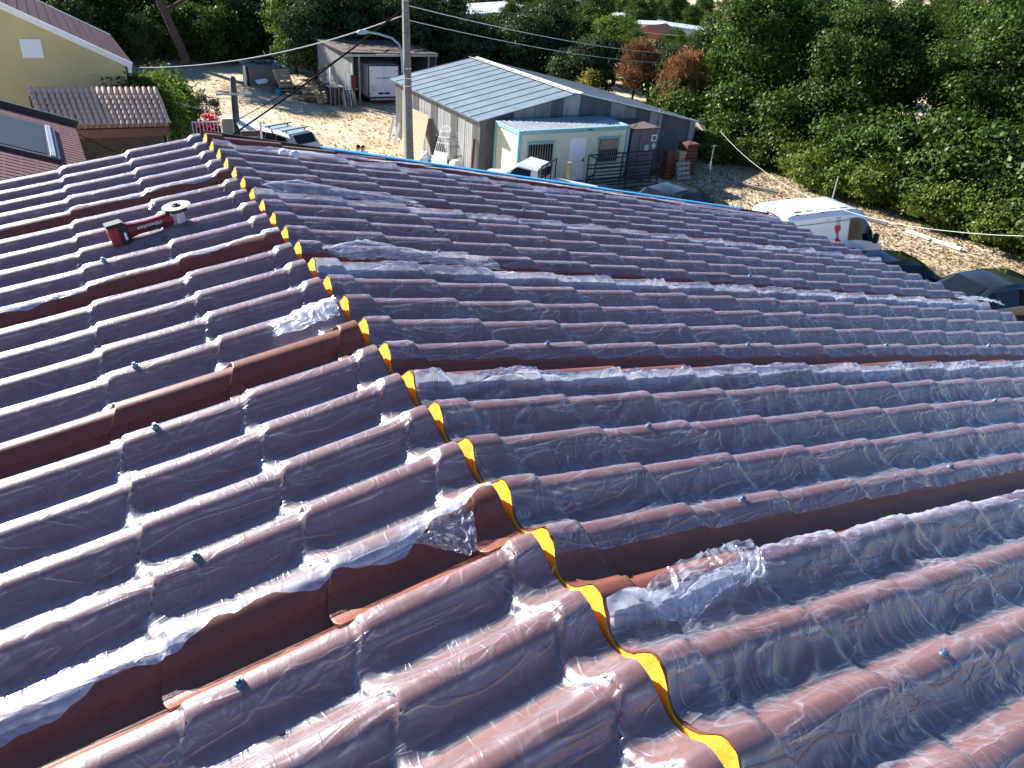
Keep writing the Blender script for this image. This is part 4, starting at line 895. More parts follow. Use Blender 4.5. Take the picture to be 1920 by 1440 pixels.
tag(MB().box((20.4,27.45,-8.40),(.42,.4,.2)).build('grey_box',M_GALV),'small pale box on the lowest tubes of the rack','box')
# red stacks
for i,(x,y,w,h,m) in enumerate(((24.75,28.2,.5,1.5,M_RUST),(25.55,28.9,.7,1.0,M_WOODD),(26.25,28.6,.75,1.55,M_RUST),(25.75,28.5,.5,1.35,M_WOOD))):
    e=empty('brick_stack',(x,y,-8.5),['dark red drum-like stack beside the purple cabin','dark timber stack between the two red stacks','tall brick-red stack at the shed right corner','tan slatted stack before the tall red one'][i],'stack')
    for k in range(int(h/.17)): MB().box((x+lg.uniform(-.02,.02),y,-8.5+.085+.17*k),(w,w*.9,.155),rz=lg.uniform(-.06,.06)).build('layer',m,e,bevel=.01)
pal('wooden_pallet',(25.3,27.7,-8.05),.8,.9,.12,(R(78),0,R(4)),M_GREYW,'grey pallet standing upright before the red stacks',None,4)
td=empty('tripod_stand',(26.5,27.1,-8.5),'thin grey tripod stand on the shaded yard','tripod')
for a in (0,2.1,4.2): MB().cyl((26.5+.35*math.cos(a),27.1+.35*math.sin(a),-8.5),(26.5,27.1,-7.5),.02,.02,6).build('leg',M_GALV,td)
MB().cyl((26.5,27.1,-7.55),(26.5,27.1,-6.75),.022,.022,6).build('column',M_GALV,td); MB().cyl((26.35,27.1,-6.8),(26.65,27.1,-6.8),.018,.018,6).build('head',M_GALV,td)
lt=empty('lean_to',(29.8,32.4,-8.6),'low dark lean-to roof of loose boards right of the shed','lean-to')
for i in range(9): MB().bar((29.0+.1*i,31.3+.02*i,-7.05-.02*i),(29.4+.32*i,34.0,-6.85-.05*i),.2,.03).build('roof_board',[M_WOODD,M_GREYW,M_WOOD,M_RUST][i%4],lt)
for x,y in ((29.2,31.5),(31.0,31.6),(31.6,33.6)): MB().box((x,y,-7.85),(.1,.1,1.5)).build('post',M_WOODD,lt)
MB().box((30.2,33.6,-8.0),(2.0,.1,1.0)).build('back_board',M_DARK,lt)
# white planks lying along the hedge
for i,(a,b) in enumerate((((29.85,18.3),(29.85,17.2)),((29.9,17.15),(29.95,15.9)),((29.2,21.6),(29.7,19.2)),((27.6,26.2),(28.4,24.3)))):
    tag(MB().bar((a[0],a[1],-8.42),(b[0],b[1],-8.40),.16,.10).build('white_beam',M_WHITE if i<2 else M_CONC),['left half of the long white beam on the leaf bank','right half of the long white beam on the leaf bank','concrete kerb piece behind the white van','concrete kerb piece on the shaded yard'][i],'beam')
tag(MB().cyl((30.6,12.6,-8.5),(31.6,13.3,-6.6),.03,.02,6).build('cane',M_GALV),'thin pale cane leaning at the right edge hedge','cane')
tag(MB().cyl((27.5,20.6,-8.5),(27.6,20.7,-6.6),.03,.03,6).build('wire_stake',M_GALV),'thin grey stake behind the white van','stake')

# ================================================================== ANGLE GRINDER on the left slope
def onroof(s,y,h): return Vector((-s*math.cos(TH),y,-s*math.sin(TH)))+Vector((-math.sin(TH),0,math.cos(TH)))*h
gr=empty('angle_grinder',(-.505,3.315,-.075),'red and black cordless angle grinder lying on the film','grinder')
gx=Vector((.335,.05,.055)).normalized()      # battery end towards disc end
gy=Vector((-.05,.985,.0)); gy=(gy-gx*gy.dot(gx)).normalized(); gzv=gx.cross(gy)
gr.matrix_world=Matrix(((gx.x,gy.x,gzv.x,-.515),(gx.y,gy.y,gzv.y,3.195),(gx.z,gy.z,gzv.z,-.058),(0,0,0,1)))
M_GRED=mat('tool_red_plastic',(.20,.012,.018),.45,noise=.15,scale=30); M_GBLK=mat('tool_black_rubber',(.012,.012,.013),.6)
local('battery',MB().box((-.150,0,0),(.048,.070,.088)).mesh('battery',M_GRED,None,.007),gr)
local('battery_cover',MB().box((-.112,0,.0),(.034,.074,.094)).mesh('battery_cover',M_GBLK,None,.006),gr)
local('battery_rail',MB().box((-.14,0,.047),(.072,.060,.012)).mesh('battery_rail',M_GBLK,None,.003),gr)
st=[(-.095,.030,.036),(-.06,.026,.029),(-.01,.025,.026),(.04,.027,.028),(.08,.031,.033),(.105,.031,.034)]
V=[]
for x,a,b in st:
    for k in range(14): t_=2*math.pi*k/14; V.append((x,a*math.copysign(abs(math.cos(t_))**.7,math.cos(t_)),b*math.copysign(abs(math.sin(t_))**.7,math.sin(t_))))
mm_=MB(); mm_.add(V,[(i*14+k,i*14+(k+1)%14,(i+1)*14+(k+1)%14,(i+1)*14+k) for i in range(5) for k in range(14)]+[tuple(range(14)),tuple(range(70,84))])
hd_=local('handle',mm_.mesh('handle',M_GRED,50),gr)
local('grip',MB().box((.035,-.029,-.008),(.10,.004,.012)).mesh('grip',M_GBLK,None,.002),hd_)
local('lettering',tmesh('Milwaukee',.026,M_WHITE,.0004),gr,(.0,-.0275,.006),(R(90),R(180),0))
local('model_plate',MB().box((-.112,-.0385,-.008),(.010,.002,.034)).mesh('model_plate',M_WHITE),gr)
M_ALU=mat('cast_alloy_head',(.42,.46,.50),.35,metal=.8)
hdz=local('gear_head',MB().cyl((.135,0,-.034),(.135,0,.030),.036,.030,18).box((.112,0,0),(.03,.058,.062)).mesh('gear_head',M_ALU,40),gr)
local('guard',MB().cyl((.138,0,.026),(.138,0,.040),.046,.044,20).mesh('guard',M_GBLK,40),hdz)
ds_=local('cutting_disc',MB().cyl((.140,0,.046),(.140,0,.0485),.0635,.0635,36).mesh('cutting_disc',mat('grey_abrasive_disc',(.34,.36,.35),.75,noise=.2,scale=60),40),gr)
local('flange_nut',MB().cyl((.140,0,.0485),(.140,0,.053),.021,.019,14).cyl((.140,0,.053),(.140,0,.060),.009,.009,6).mesh('flange_nut',M_GBLK,30),ds_)

# ================================================================== LOOSE FILM
def patch(name,ctrl,label,seed,amp=.012,n=70,milk=.45,side=None,freq=1.0,parent=None):
    "ctrl: rows of 3D points (bilinear sheet) -> crumpled film"
    Cc=np.array([[tuple(p) for p in row] for row in ctrl],float); a,b=Cc.shape[:2]
    u=np.linspace(0,a-1,n); v=np.linspace(0,b-1,n)
    def bez(M,t):
        i=np.clip(np.floor(t).astype(int),0,M-2); f=t-i; f=f*f*(3-2*f)*.6+f*.4; return i,f
    iu,fu=bez(a,u); iv,fv=bez(b,v)
    g=lambda di,dj: Cc[np.ix_(iu+di,iv+dj)]
    FU=fu[:,None,None];FV=fv[None,:,None]
    Pp=g(0,0)*(1-FU)*(1-FV)+g(1,0)*FU*(1-FV)+g(0,1)*(1-FU)*FV+g(1,1)*FU*FV
    U,Vv=np.meshgrid(u,v,indexing='ij')
    amp=amp*.8
    f1=ridge(U*.8*freq+.7*vn(U*1.5,Vv*1.5,seed),Vv*2.4*freq+U*.6,seed+1); f2=ridge(U*1.6*freq+Vv*.8+.5*vn(U*3,Vv*3,seed+9),Vv*4.6*freq,seed+2); f3=vn(U*9*freq,Vv*11*freq,seed+3)
    dsp=amp*(1.1*f1+.4*f2+.06*f3-.5)
    Pp[...,2]+=dsp; Pp[...,1]+=.6*amp*vn(U*2.7+9,Vv*3.1,seed+4); Pp[...,0]+=.6*amp*vn(U*2.9,Vv*3.3+5,seed+5)
    # ragged outline
    e=np.minimum(np.minimum(U,a-1-U),np.minimum(Vv,b-1-Vv)); Pp+=(np.clip(1-e*6,0,1)*amp*.9*vn(U*5,Vv*5,seed+6))[...,None]*np.array([1,.6,.3])
    mk=np.clip(milk+.25*(f1-.6)+.2*(f2-.6)+.25*fbm(U*1.2,Vv*1.2,seed+7,3),.05,1)
    o=link(name,np_mesh(name,Pp.reshape(-1,3),grid_q(n,n),M_FILM2,True,attrs={'milk':mk}),parent)
    return tag(o,label,'film') if not parent else o
def RR(s,k,h=.0): return (s*math.cos(TH)+math.sin(TH)*h,k*P,-s*math.sin(TH)+math.cos(TH)*h)
def LLp(s,k,h=.0): return (-s*math.cos(TH)-math.sin(TH)*h,k*P,-s*math.sin(TH)+math.cos(TH)*h)
FLAPS=[]
FLAPS.append(patch('loose_film',[[RR(.07,1.72,.012),RR(.20,1.98,.02),RR(.33,2.04,.035),RR(.44,2.10,.03)],[RR(.09,1.52,.0),RR(.20,1.70,.03),RR(.31,1.75,.05),RR(.42,1.86,.035)],[RR(.16,1.28,-.02),RR(.25,1.45,.005),RR(.33,1.52,.02),RR(.40,1.62,.03)]],'crumpled loose film tuft beside the ridge at the lower right bare strip',101,.011,84,.14,freq=1.2))
FLAPS.append(patch('loose_film',[[RR(.40,2.12,.03),RR(.50,2.08,.03)],[RR(.42,1.75,.035),RR(.47,1.78,.04)],[RR(.36,1.50,.02),RR(.44,1.52,.03)]],'twisted film strand hanging from the lower right bunched edge',103,.012,50,.25,freq=.8))
FLAPS.append(patch('loose_film',[[LLp(.10,4.05,.012),LLp(.20,4.02,.012),LLp(.33,4.0,.012)],[LLp(.11,3.70,-.012),LLp(.19,3.74,-.005),LLp(.30,3.84,.0)],[LLp(.145,3.36,-.045),LLp(.17,3.36,-.04),LLp(.23,3.66,-.02)]],'torn film flap drooping over the widest bare strip near the ridge',105,.010,70,.28))
FLAPS.append(patch('loose_film',[[LLp(.035,10.1,.012),LLp(.16,10.05,.015),LLp(.30,9.9,.012)],[LLp(.045,9.75,.035),LLp(.14,9.65,.04),LLp(.28,9.62,.02)],[LLp(.06,9.35,.015),LLp(.13,9.25,.02),LLp(.30,9.38,.01)]],'crumpled film tuft at the ridge above the wide bare brown wave',107,.009,70,.50))
FLAPS.append(patch('loose_film',[[RR(.07,12.5,.02),RR(.25,12.62,.05),RR(.5,12.45,.035),RR(.85,12.3,.02)],[RR(.05,12.1,.045),RR(.22,12.2,.085),RR(.48,12.1,.06),RR(.82,12.05,.06)],[RR(.14,11.75,.02),RR(.28,11.8,.04),RR(.5,11.8,.03),RR(.9,11.85,.02)]],'billowing white film bunch beside the ridge halfway up the right slope',109,.014,80,.2))
FLAPS.append(patch('loose_film',[[RR(.06,17.4,.02),RR(.25,17.5,.045),RR(.5,17.3,.04),RR(.9,17.1,.03)],[RR(.05,17.0,.035),RR(.22,17.05,.07),RR(.46,17.0,.05),RR(.9,16.95,.03)],[RR(.10,16.6,.01),RR(.28,16.65,.03),RR(.5,16.7,.025),RR(.95,16.75,.02)]],'billowing white film bunch beside the ridge on the upper right slope',111,.012,70,.2))
FLAPS.append(patch('loose_film',[[RR(.38,21.9,.02),RR(1.4,22.2,.035),RR(2.6,22.25,.03),RR(3.9,22.3,.03),RR(5.3,22.3,.02)],[RR(.42,21.6,.025),RR(1.4,21.9,.04),RR(2.6,21.95,.04),RR(3.9,21.95,.03),RR(5.3,21.9,.02)]],'long pale film sheet folded back along the far verge',113,.012,110,.5,freq=1.6))
FLAPS.append(patch('loose_film',[[RR(5.0,12.3,.02),RR(5.3,12.2,.03),RR(5.62,12.1,.01)],[RR(5.0,11.8,.03),RR(5.3,11.7,.035),RR(5.66,11.9,-.01)]],'loose film tip blowing over the eave at the right edge',115,.016,50,.6))
tag(lump('film_scrap',(.40,4.34,-.075),(.028,.022,.026),M_WHITE,31,amp=.3),'left one of two white crumpled scraps on the far bare strip','scrap')
tag(lump('film_scrap',(.47,4.33,-.088),(.030,.024,.030),M_WHITE,33,amp=.3),'right one of two white crumpled scraps on the far bare strip','scrap')

# ================================================================== PEOPLE
def person(loc,rz,joints,edges,label,shirt,hair_dir,trousers):
    e=empty('person',loc,label,'person','two people standing together in the yard',rz)
    me=bpy.data.meshes.new('body'); names=list(joints); me.from_pydata([joints[n][:3] for n in names],[(names.index(a),names.index(b)) for a,b in edges],[])
    o=bpy.data.objects.new('b',me); COL.objects.link(o)
    sk=o.modifiers.new('s','SKIN'); sk.use_smooth_shade=True; su=o.modifiers.new('u','SUBSURF'); su.levels=2; su.render_levels=2
    for i,n in enumerate(names):
        sv=me.skin_vertices[0].data[i]; r_=joints[n][3]; sv.radius=(r_,r_*(joints[n][4] if len(joints[n])>4 else 1)); sv.use_root=(n=='pelvis')
    dg=bpy.context.evaluated_depsgraph_get(); m2=bpy.data.meshes.new_from_object(o.evaluated_get(dg)); bpy.data.objects.remove(o)
    m2.materials.clear()
    for mt in (M_SKIN,shirt,trousers,M_TRIM): m2.materials.append(mt)
    hz=joints['neck'][2]; pz=joints['pelvis'][2]
    for p in m2.polygons:
        z=p.center.z; arm=math.hypot(p.center.x-joints['pelvis'][0],p.center.y-joints['pelvis'][1])
        p.material_index=0 if z>hz+.02 else 1 if z>pz+.02 and not (arm>.30 and z<1.12) else 2 if .10<z<=pz+.02 and arm<.30 else 3 if z<=.10 else 0
        p.use_smooth=True
    local('body',m2,e)
    hx,hy,hzz=joints['head'][:3]; hl=lump('hair',(0,0,0),(.098,.108,.098),M_HAIR,5,None,24,.05); hl.parent=e; hl.location=(hx,hy,hzz+.025); hl.rotation_euler=hair_dir
    f=Euler(hair_dir).to_matrix()
    for sx in (-1,1):
        pp=Vector((hx,hy,hzz))+f@Vector((sx*.033,-.092,.0)); local('eye',MB().cyl((0,0,0),f@Vector((0,-.008,0)),.010,.007,8).mesh('eye',M_TRIM),e,pp)
        pp=Vector((hx,hy,hzz))+f@Vector((sx*.088,.0,-.01)); local('ear',MB().box((0,0,0),(.02,.04,.06)).mesh('ear',M_SKIN,None,.008),e,pp)
    pp=Vector((hx,hy,hzz))+f@Vector((0,-.104,-.03)); local('nose',MB().prism([(-.012,-.02),(.012,-.02),(0,.03)],.03,'y').mesh('nose',M_SKIN),e,pp)
    return e
M_SKIN=mat('skin',(.42,.24,.16),.55); M_HAIR=mat('black_hair',(.012,.010,.009),.5); M_SHW=mat('white_tee',(.80,.80,.80),.85); M_SHB=mat('pale_blue_tee',(.62,.70,.80),.85); M_JEAN=mat('dark_trousers',(.03,.035,.05),.85)
E_=[('pelvis','belly'),('belly','chest'),('chest','neck'),('neck','head'),('head','crown'),('chest','ls'),('ls','le'),('le','lw'),('lw','lh'),('chest','rs'),('rs','re'),('re','rw'),('rw','rh'),('pelvis','lhip'),('lhip','lk'),('lk','la'),('la','lt'),('pelvis','rhip'),('rhip','rk'),('rk','ra'),('ra','rt')]
def J(lean=0,**kw):
    d=dict(pelvis=(0,0,.92,.14,.8),belly=(0,-lean*.35,1.08,.135,.8),chest=(0,-lean*.7,1.28,.15,.75),neck=(0,-lean,1.44,.055),head=(0,-lean*1.25-.02,1.56,.085),crown=(0,-lean*1.3-.01,1.64,.07),
    ls=(.19,-lean*.8,1.37,.06),le=(.25,-lean*.8-.03,1.10,.045),lw=(.23,-lean-.16,.92,.033),lh=(.22,-lean-.22,.86,.035),rs=(-.19,-lean*.8,1.37,.06),re=(-.25,-lean*.8-.03,1.10,.045),rw=(-.22,-lean-.18,.95,.033),rh=(-.2,-lean-.24,.9,.035),
    lhip=(.09,0,.86,.095),lk=(.10,-.01,.48,.065),la=(.10,.02,.09,.045),lt=(.11,-.13,.04,.04),rhip=(-.09,0,.86,.095),rk=(-.10,-.01,.48,.065),ra=(-.10,.02,.09,.045),rt=(-.11,-.13,.04,.04))
    d.update(kw); return d
person((10.62,31.62,gz(0,31.6)),R(196),J(.03),E_,'person in pale tee seen from behind, right one of two in the yard',M_SHB,(R(6),0,0),M_JEAN)
person((10.33,31.95,gz(0,31.9)),R(40),J(.12),E_,'person in white tee leaning in, left one of two in the yard',M_SHW,(R(28),0,0),M_JEAN)
# ================================================================== TREES AND PLANTS
def leafmat(name,c1,c2,trans=.35,gloss=.10,rough=.45):
    m=bpy.data.materials.new(name); m.use_nodes=True; t=m.node_tree; t.nodes.clear(); L=t.links.new
    out=node(t,'ShaderNodeOutputMaterial'); at=node(t,'ShaderNodeAttribute'); at.attribute_name='tone'; oi=node(t,'ShaderNodeObjectInfo')
    mx=node(t,'ShaderNodeMix',data_type='RGBA'); mx.inputs[6].default_value=(*c1,1); mx.inputs[7].default_value=(*c2,1); L(at.outputs['Fac'],mx.inputs[0])
    hs=node(t,'ShaderNodeHueSaturation'); mr=node(t,'ShaderNodeMapRange'); mr.inputs['To Min'].default_value=.78; mr.inputs['To Max'].default_value=1.2; L(oi.outputs['Random'],mr.inputs[0]); L(mr.outputs[0],hs.inputs['Value']); L(mx.outputs[2],hs.inputs['Color'])
    df=node(t,'ShaderNodeBsdfDiffuse'); tl=node(t,'ShaderNodeBsdfTranslucent'); gl=node(t,'ShaderNodeBsdfGlossy'); gl.inputs['Roughness'].default_value=rough
    L(hs.outputs[0],df.inputs[0]); L(hs.outputs[0],tl.inputs[0])
    a=node(t,'ShaderNodeMixShader'); a.inputs[0].default_value=trans; L(df.outputs[0],a.inputs[1]); L(tl.outputs[0],a.inputs[2])
    b=node(t,'ShaderNodeMixShader'); b.inputs[0].default_value=gloss; L(a.outputs[0],b.inputs[1]); L(gl.outputs[0],b.inputs[2]); gl.inputs[0].default_value=(.45,.5,.4,1)
    L(b.outputs[0],out.inputs['Surface']); return m
ML_OAK=leafmat('oak_leaves',(.022,.050,.010),(.085,.135,.022),.30,.025)
ML_PINE=leafmat('pine_needles',(.030,.064,.012),(.095,.145,.026),.25,.025)
ML_OLIVE=leafmat('grey_green_leaves',(.026,.050,.018),(.078,.112,.038),.25,.025)
ML_BRIGHT=leafmat('sunny_green_leaves',(.06,.12,.018),(.17,.25,.04),.4,.025)
ML_BRAM=leafmat('bramble_leaves',(.05,.095,.018),(.19,.22,.035),.38,.025)
ML_BROWN=leafmat('dead_brown_leaves',(.16,.07,.03),(.34,.17,.08),.25,.025)
ML_RED=leafmat('bougainvillea_flowers',(.40,.01,.06),(.62,.03,.13),.3,.025)
ML_YEL=leafmat('yellowing_leaves',(.16,.14,.03),(.34,.28,.05),.35,.025)
M_BARK=mat('grey_brown_bark',(.085,.062,.045),.9,noise=.5,scale=5,bump=.8,bscale=14)
def leaves(name,cent,rad,n,size,m,seed,ntwig=None,sig=.22,kind='leaf',upb=.25,squash=.7,flat=0,hollow=.72):
    "cent (b,3), rad (b,3) ellipsoids; leaves bunched on twigs near their shells"
    r=np.random.default_rng(seed); cent=np.array(cent,float); rad=np.array(rad,float)
    ntwig=ntwig or max(30,n//45)
    vol=rad.prod(1)**(2/3); bi=r.choice(len(cent),ntwig,p=vol/vol.sum())
    d=r.normal(size=(ntwig,3)); d/=np.linalg.norm(d,axis=1)[:,None]; d[:,2]=np.where(d[:,2]<-.55,-d[:,2]*.5,d[:,2])
    rr=r.uniform(hollow,1.06,ntwig)[:,None]; tw=cent[bi]+d*rad[bi]*rr
    # keep only twigs not buried deep in another blob
    q=(np.linalg.norm((tw[:,None]-cent[None])/rad[None],axis=2)); q[np.arange(ntwig),bi]=9; tw_ok=q.min(1)>.62
    tw=tw[tw_ok]; d=d[tw_ok]
    ts=np.clip(r.lognormal(0,.35,len(tw)),.5,2.0)
    ti=r.integers(0,len(tw),n); c=tw[ti]+r.normal(size=(n,3))*sig*np.array([1,1,squash])*ts[ti][:,None]
    nr=d[ti]*1.1+r.normal(size=(n,3))*.5+np.array([0,0,upb]); nr/=np.linalg.norm(nr,axis=1)[:,None]
    a=r.normal(size=(n,3)); t1=np.cross(nr,a); t1/=np.linalg.norm(t1,axis=1)[:,None]+1e-9; t2=np.cross(nr,t1)
    s=size*r.uniform(.6,1.35,n)[:,None]
    if kind=='leaf': V=np.stack([c-t1*s*.6,c+t2*s*.34,c+t1*s*.6,c-t2*s*.34],1)
    else:
        up=d[ti]*.9+r.normal(size=(n,3))*.55+np.array([0,0,.5]); up/=np.linalg.norm(up,axis=1)[:,None]
        sd=np.cross(up,a); sd/=np.linalg.norm(sd,axis=1)[:,None]+1e-9; w=s*.13
        V=np.stack([c-sd*w,c+sd*w,c+sd*w*.3+up*s*1.7,c-sd*w*.3+up*s*1.7],1)
    tone=np.clip(r.normal(.42,.2,n)+.25*(ts[ti]-1),0,1); tone=np.repeat(tone,4)
    return np_mesh(name,V.reshape(-1,3),np.arange(4*n).reshape(-1,4),m,False,attrs={'tone':tone})
def blobs(seed,n,R_,H,z0,low=0.,rmin=.28,rmax=.42):
    r=np.random.default_rng(seed); C=[];Rd=[]
    for i in range(n):
        f=(i+.5)/n; a=i*2.399+r.uniform(-.4,.4); z=z0+(H-z0)*(.12+.76*f)
        e=R_*math.sin(math.pi*(.18+.74*f))*r.uniform(.35,.72); q=R_*r.uniform(rmin,rmax)
        C.append((e*math.cos(a),e*math.sin(a),z)); Rd.append((q,q,q*r.uniform(.7,.95)))
    C.append((0,0,z0+(H-z0)*.5)); Rd.append((R_*.55,R_*.55,(H-z0)*.38)); return C,Rd
def trunk(seed,h,r0,lean=(0,0),nb=5,R_=2.5,z0=1.5):
    r=random.Random(seed); m=MB(); pts=[];rad=[]
    for i in range(7):
        f=i/6; pts.append((lean[0]*f+.12*r.uniform(-1,1)*f,lean[1]*f+.12*r.uniform(-1,1)*f,h*f-.3*(i==0))); rad.append(r0*(1-.72*f)*(1.25 if i==0 else 1))
    m.tube(pts,rad,8)
    for b in range(nb):
        i=2+b%4; p=Vector(pts[i]); a=b*2.4+r.random(); ln=R_*r.uniform(.5,.85)
        q=[p]; 
        for k in range(1,4): q.append(p+Vector((math.cos(a)*ln*k/3,math.sin(a)*ln*k/3,ln*(.25+.25*r.random())*k/3)))
        m.tube(q,[rad[i]*.55,rad[i]*.42,rad[i]*.28,.02],6)
    return m.mesh('trunk',M_BARK,50)
PROTO={}
def proto(key,H,R_,z0,nb,n,size,m,seed,kind='leaf',tr=.2,sig=.22,rmin=.28,rmax=.42,squash=.7,ntwig=None,lean=(0,0)):
    C,Rd=blobs(seed,nb,R_,H,z0,0,rmin,rmax)
    PROTO[key]=(trunk(seed,H*.8,tr,lean,6,R_,z0),leaves('crown',C,Rd,n,size,m,seed+1,ntwig,sig,kind,squash=squash))
proto('oak_a',8.5,3.9,.8,26,30000,.14,ML_OAK,201,tr=.24,sig=.24,rmin=.17,rmax=.30,ntwig=520)
proto('oak_b',8.0,3.6,.6,28,30000,.14,ML_OAK,205,tr=.22,sig=.22,rmin=.17,rmax=.30,ntwig=520)
proto('oak_c',9.0,4.3,1.0,30,34000,.15,ML_OAK,209,tr=.26,sig=.26,rmin=.16,rmax=.28,ntwig=560)
proto('olive_a',6.0,2.6,.3,14,17000,.16,ML_OLIVE,213,tr=.15,sig=.24)
proto('olive_b',5.0,2.3,.2,12,15000,.16,ML_OLIVE,217,tr=.14,sig=.22)
proto('pine_a',7.0,2.6,.8,16,15000,.20,ML_PINE,221,'needle',.16,.20)
proto('pine_b',6.0,2.2,.6,14,13000,.20,ML_PINE,225,'needle',.14,.18)
proto('sunny',6.2,2.0,.2,16,16000,.15,ML_BRIGHT,229,tr=.13,sig=.20)
proto('brown',3.2,1.3,.3,10,7000,.13,ML_BROWN,233,'needle',.06,.14)
proto('yellow',3.4,1.0,.2,8,5000,.13,ML_YEL,237,tr=.06,sig=.16)
NT=[0]
def tree(key,x,y,label,group=None,s=1.,name='tree',cat='tree',zoff=0,sz=None,ang=None):
    z=gz(x,y)+zoff; e=empty(name,(x,y,z),label,cat,group,ang if ang is not None else random.random()*6.28); e.scale=(s,s,(sz or s))
    t_,c_=PROTO[key]; local('trunk',t_,e); local('crown',c_,e); NT[0]+=1; return e
G1='dense trees behind the yard'; G2='mixed trees behind the metal shed'; G3='big oaks on the right'
# left background, standing in their own shade
for i,(k,x,y,s) in enumerate((('oak_a',-5,60,1.0),('oak_b',-.5,64,.95),('oak_c',3.2,68,.95),('oak_a',6.6,71,1.0),('oak_c',11.5,72,1.0),('oak_b',15,70,1.0),('oak_a',20.2,68,1.0),('oak_c',24.5,70,1.05),('oak_b',29,73,1.05),('oak_a',-10,63,1.1))):
    tree(k,x,y+3,'dense dark tree in the row behind yard',G1,s,sz=s*.72)
for i,(k,x,y,s) in enumerate((('olive_a',1.5,58,.8),('olive_b',6.2,62.5,.7),('olive_b',11,64.5,.75),('olive_a',13.8,66,.85),('olive_a',20,62,1.0),('olive_b',24,61,1.05),('olive_a',26.5,58,1.1),('olive_b',22.4,59.5,.9))):
    tree(k,x,y+4 if x<19 else y,'bushy tree at the foot of the dark row behind yard','bushy trees along the yard back edge',s)
tree('sunny',16.3,62.3,'bright sunlit green tree at the back of the yard, left of the truck shelter',None,1.15)
# tall pine with a bare leaning trunk
pn=empty('tall_pine',(8.95,65.7,-9.1),'tall pine with a bare leaning trunk at top left','tree')
MB().tube([(9.1,65.7,-9.3),(8.95,65.7,-8.6),(8.6,65.7,-7.4),(8.2,65.7,-6.2),(7.7,65.7,-4.6),(7.2,65.8,-2.4),(6.9,66,0)],[.42,.34,.30,.28,.26,.22,.12],10).build('trunk',mat('pine_bark',(.13,.085,.065),.9,noise=.4,scale=4,bump=.9,bscale=10),pn,smooth=50)
MB().tube([(8.0,65.7,-5.3),(9.2,65.6,-4.6),(10.6,65.5,-3.9)],[.16,.12,.06],8).build('branch',M_BARK,pn,smooth=50)
C,Rd=blobs(301,12,4.0,3.2,-1.4); link('crown',leaves('crown',[(c[0],c[1],c[2]) for c in C],Rd,15000,.22,ML_PINE,303,None,.25,'needle'),pn,(7.0,66,-2.6))
# centre
cen=[('olive_a', 26.5, 54, 1.15, 0.88), ('olive_b', 29.5, 57, 1.2, 0.94), ('olive_a', 30.5, 52, 1.1, 0.92), ('olive_a', 33, 60, 1.1, 0.77), ('pine_a', 36.5, 64, 1.0, 0.66), ('olive_b', 33.5, 54, 1.2, 1.2), ('pine_b', 38.5, 58, 1.1, 0.88), ('olive_a', 42, 66, 1.05, 1.05), ('pine_a', 44.5, 62, 1.05, 0.51), ('olive_b', 31, 46.5, 0.8, 0.8), ('olive_a', 34.2, 48.5, 0.85, 0.77), ('pine_b', 35.5, 51.5, 1.0, 0.72), ('olive_b', 38.5, 47, 0.9, 0.9), ('pine_a', 41.5, 55.5, 1.05, 0.54), ('olive_a', 37.5, 43, 0.75, 0.75), ('pine_b', 46.5, 56, 1.0, 0.6), ('pine_a', 50, 60, 1.1, 0.51), ('olive_a', 47, 50.5, 0.9, 0.9), ('olive_b', 43, 48, 0.85, 0.85), ('pine_a', 53, 66, 1.2, 0.51), ('olive_a', 49, 70, 1.1, 0.62), ('pine_b', 40, 72, 1.1, 0.78), ('pine_a', 33, 72, 1.15, 1.15), ('olive_b', 57, 72, 1.1, 0.84), ('olive_b', 40.0, 42.6, 0.7, 0.7)]
for k,x,y,s,z_ in cen:
    tree(k,x,y,'bushy pine on sunlit slope behind the shed' if k[0]=='p' else 'grey-green tree on sunlit slope behind the shed',G2+(' (pines)' if k[0]=='p' else ' (broadleaf)'),s,sz=z_)
tree('yellow',30.2,43.0,'small yellowing shrub just above the shed roof',None,.95,'shrub','shrub')
tree('brown',33.6,38.0,'larger dead brown shrub right of the shed roof',None,1.45,'shrub','shrub',.4)
tree('brown',34.3,43.6,'smaller dead brown shrub among the middle trees',None,1.25,'shrub','shrub',1.0)
# stone pine with a dome crown, and its neighbours in the distance
sp=empty('stone_pine',(62.5,83.9,-13.7),'distant umbrella pine with a smooth bright dome crown','tree')
local('trunk',trunk(401,6.0,.28,(0,0),5,3.0,1.5),sp); C=[(0,0,5.6),(1.7,.4,5.4),(-1.7,-.3,5.4),(.3,1.7,5.4),(-.2,-1.7,5.4)]; Rd=[(2.9,2.9,1.9),(2,2,1.4),(2,2,1.4),(2,2,1.4),(2,2,1.4)]
local('crown',leaves('crown',C,Rd,12000,.22,ML_BRIGHT,403,1200,.2),sp)
for i,(k,x,y,s) in enumerate((('pine_a', 52.8, 83.4, 1.1), ('pine_a', 60, 77, .8), ('pine_b', 69, 79, 1.0), ('olive_a', 58, 92, 1.0), ('olive_a', 47, 92, 1.0), ('olive_b', 54, 98, 1.1), ('pine_a', 74, 86, 1.0), ('oak_a', 83, 92, 0.8), ('olive_a', 45, 82, .95), ('oak_b', 40, 86, 0.8), ('oak_a', 33, 84, 0.9), ('olive_a', 64, 70, 0.9), ('olive_b', 50, 78, 1.0))):
    tree(k,x,y,'distant tree in front of the far pale roofs','distant trees before the far roofs',s)
pr_=empty('tall_pine',(58.5,53.5,-9.1),'tall loose pine left of the big oaks, top centre right','tree'); 
local('trunk',trunk(411,8,.22,(.4,0),7,2.6,2),pr_); C,Rd=blobs(413,16,3.2,9.5,1.5); local('crown',leaves('crown',C,Rd,17000,.24,ML_PINE,415,None,.24,'needle'),pr_)
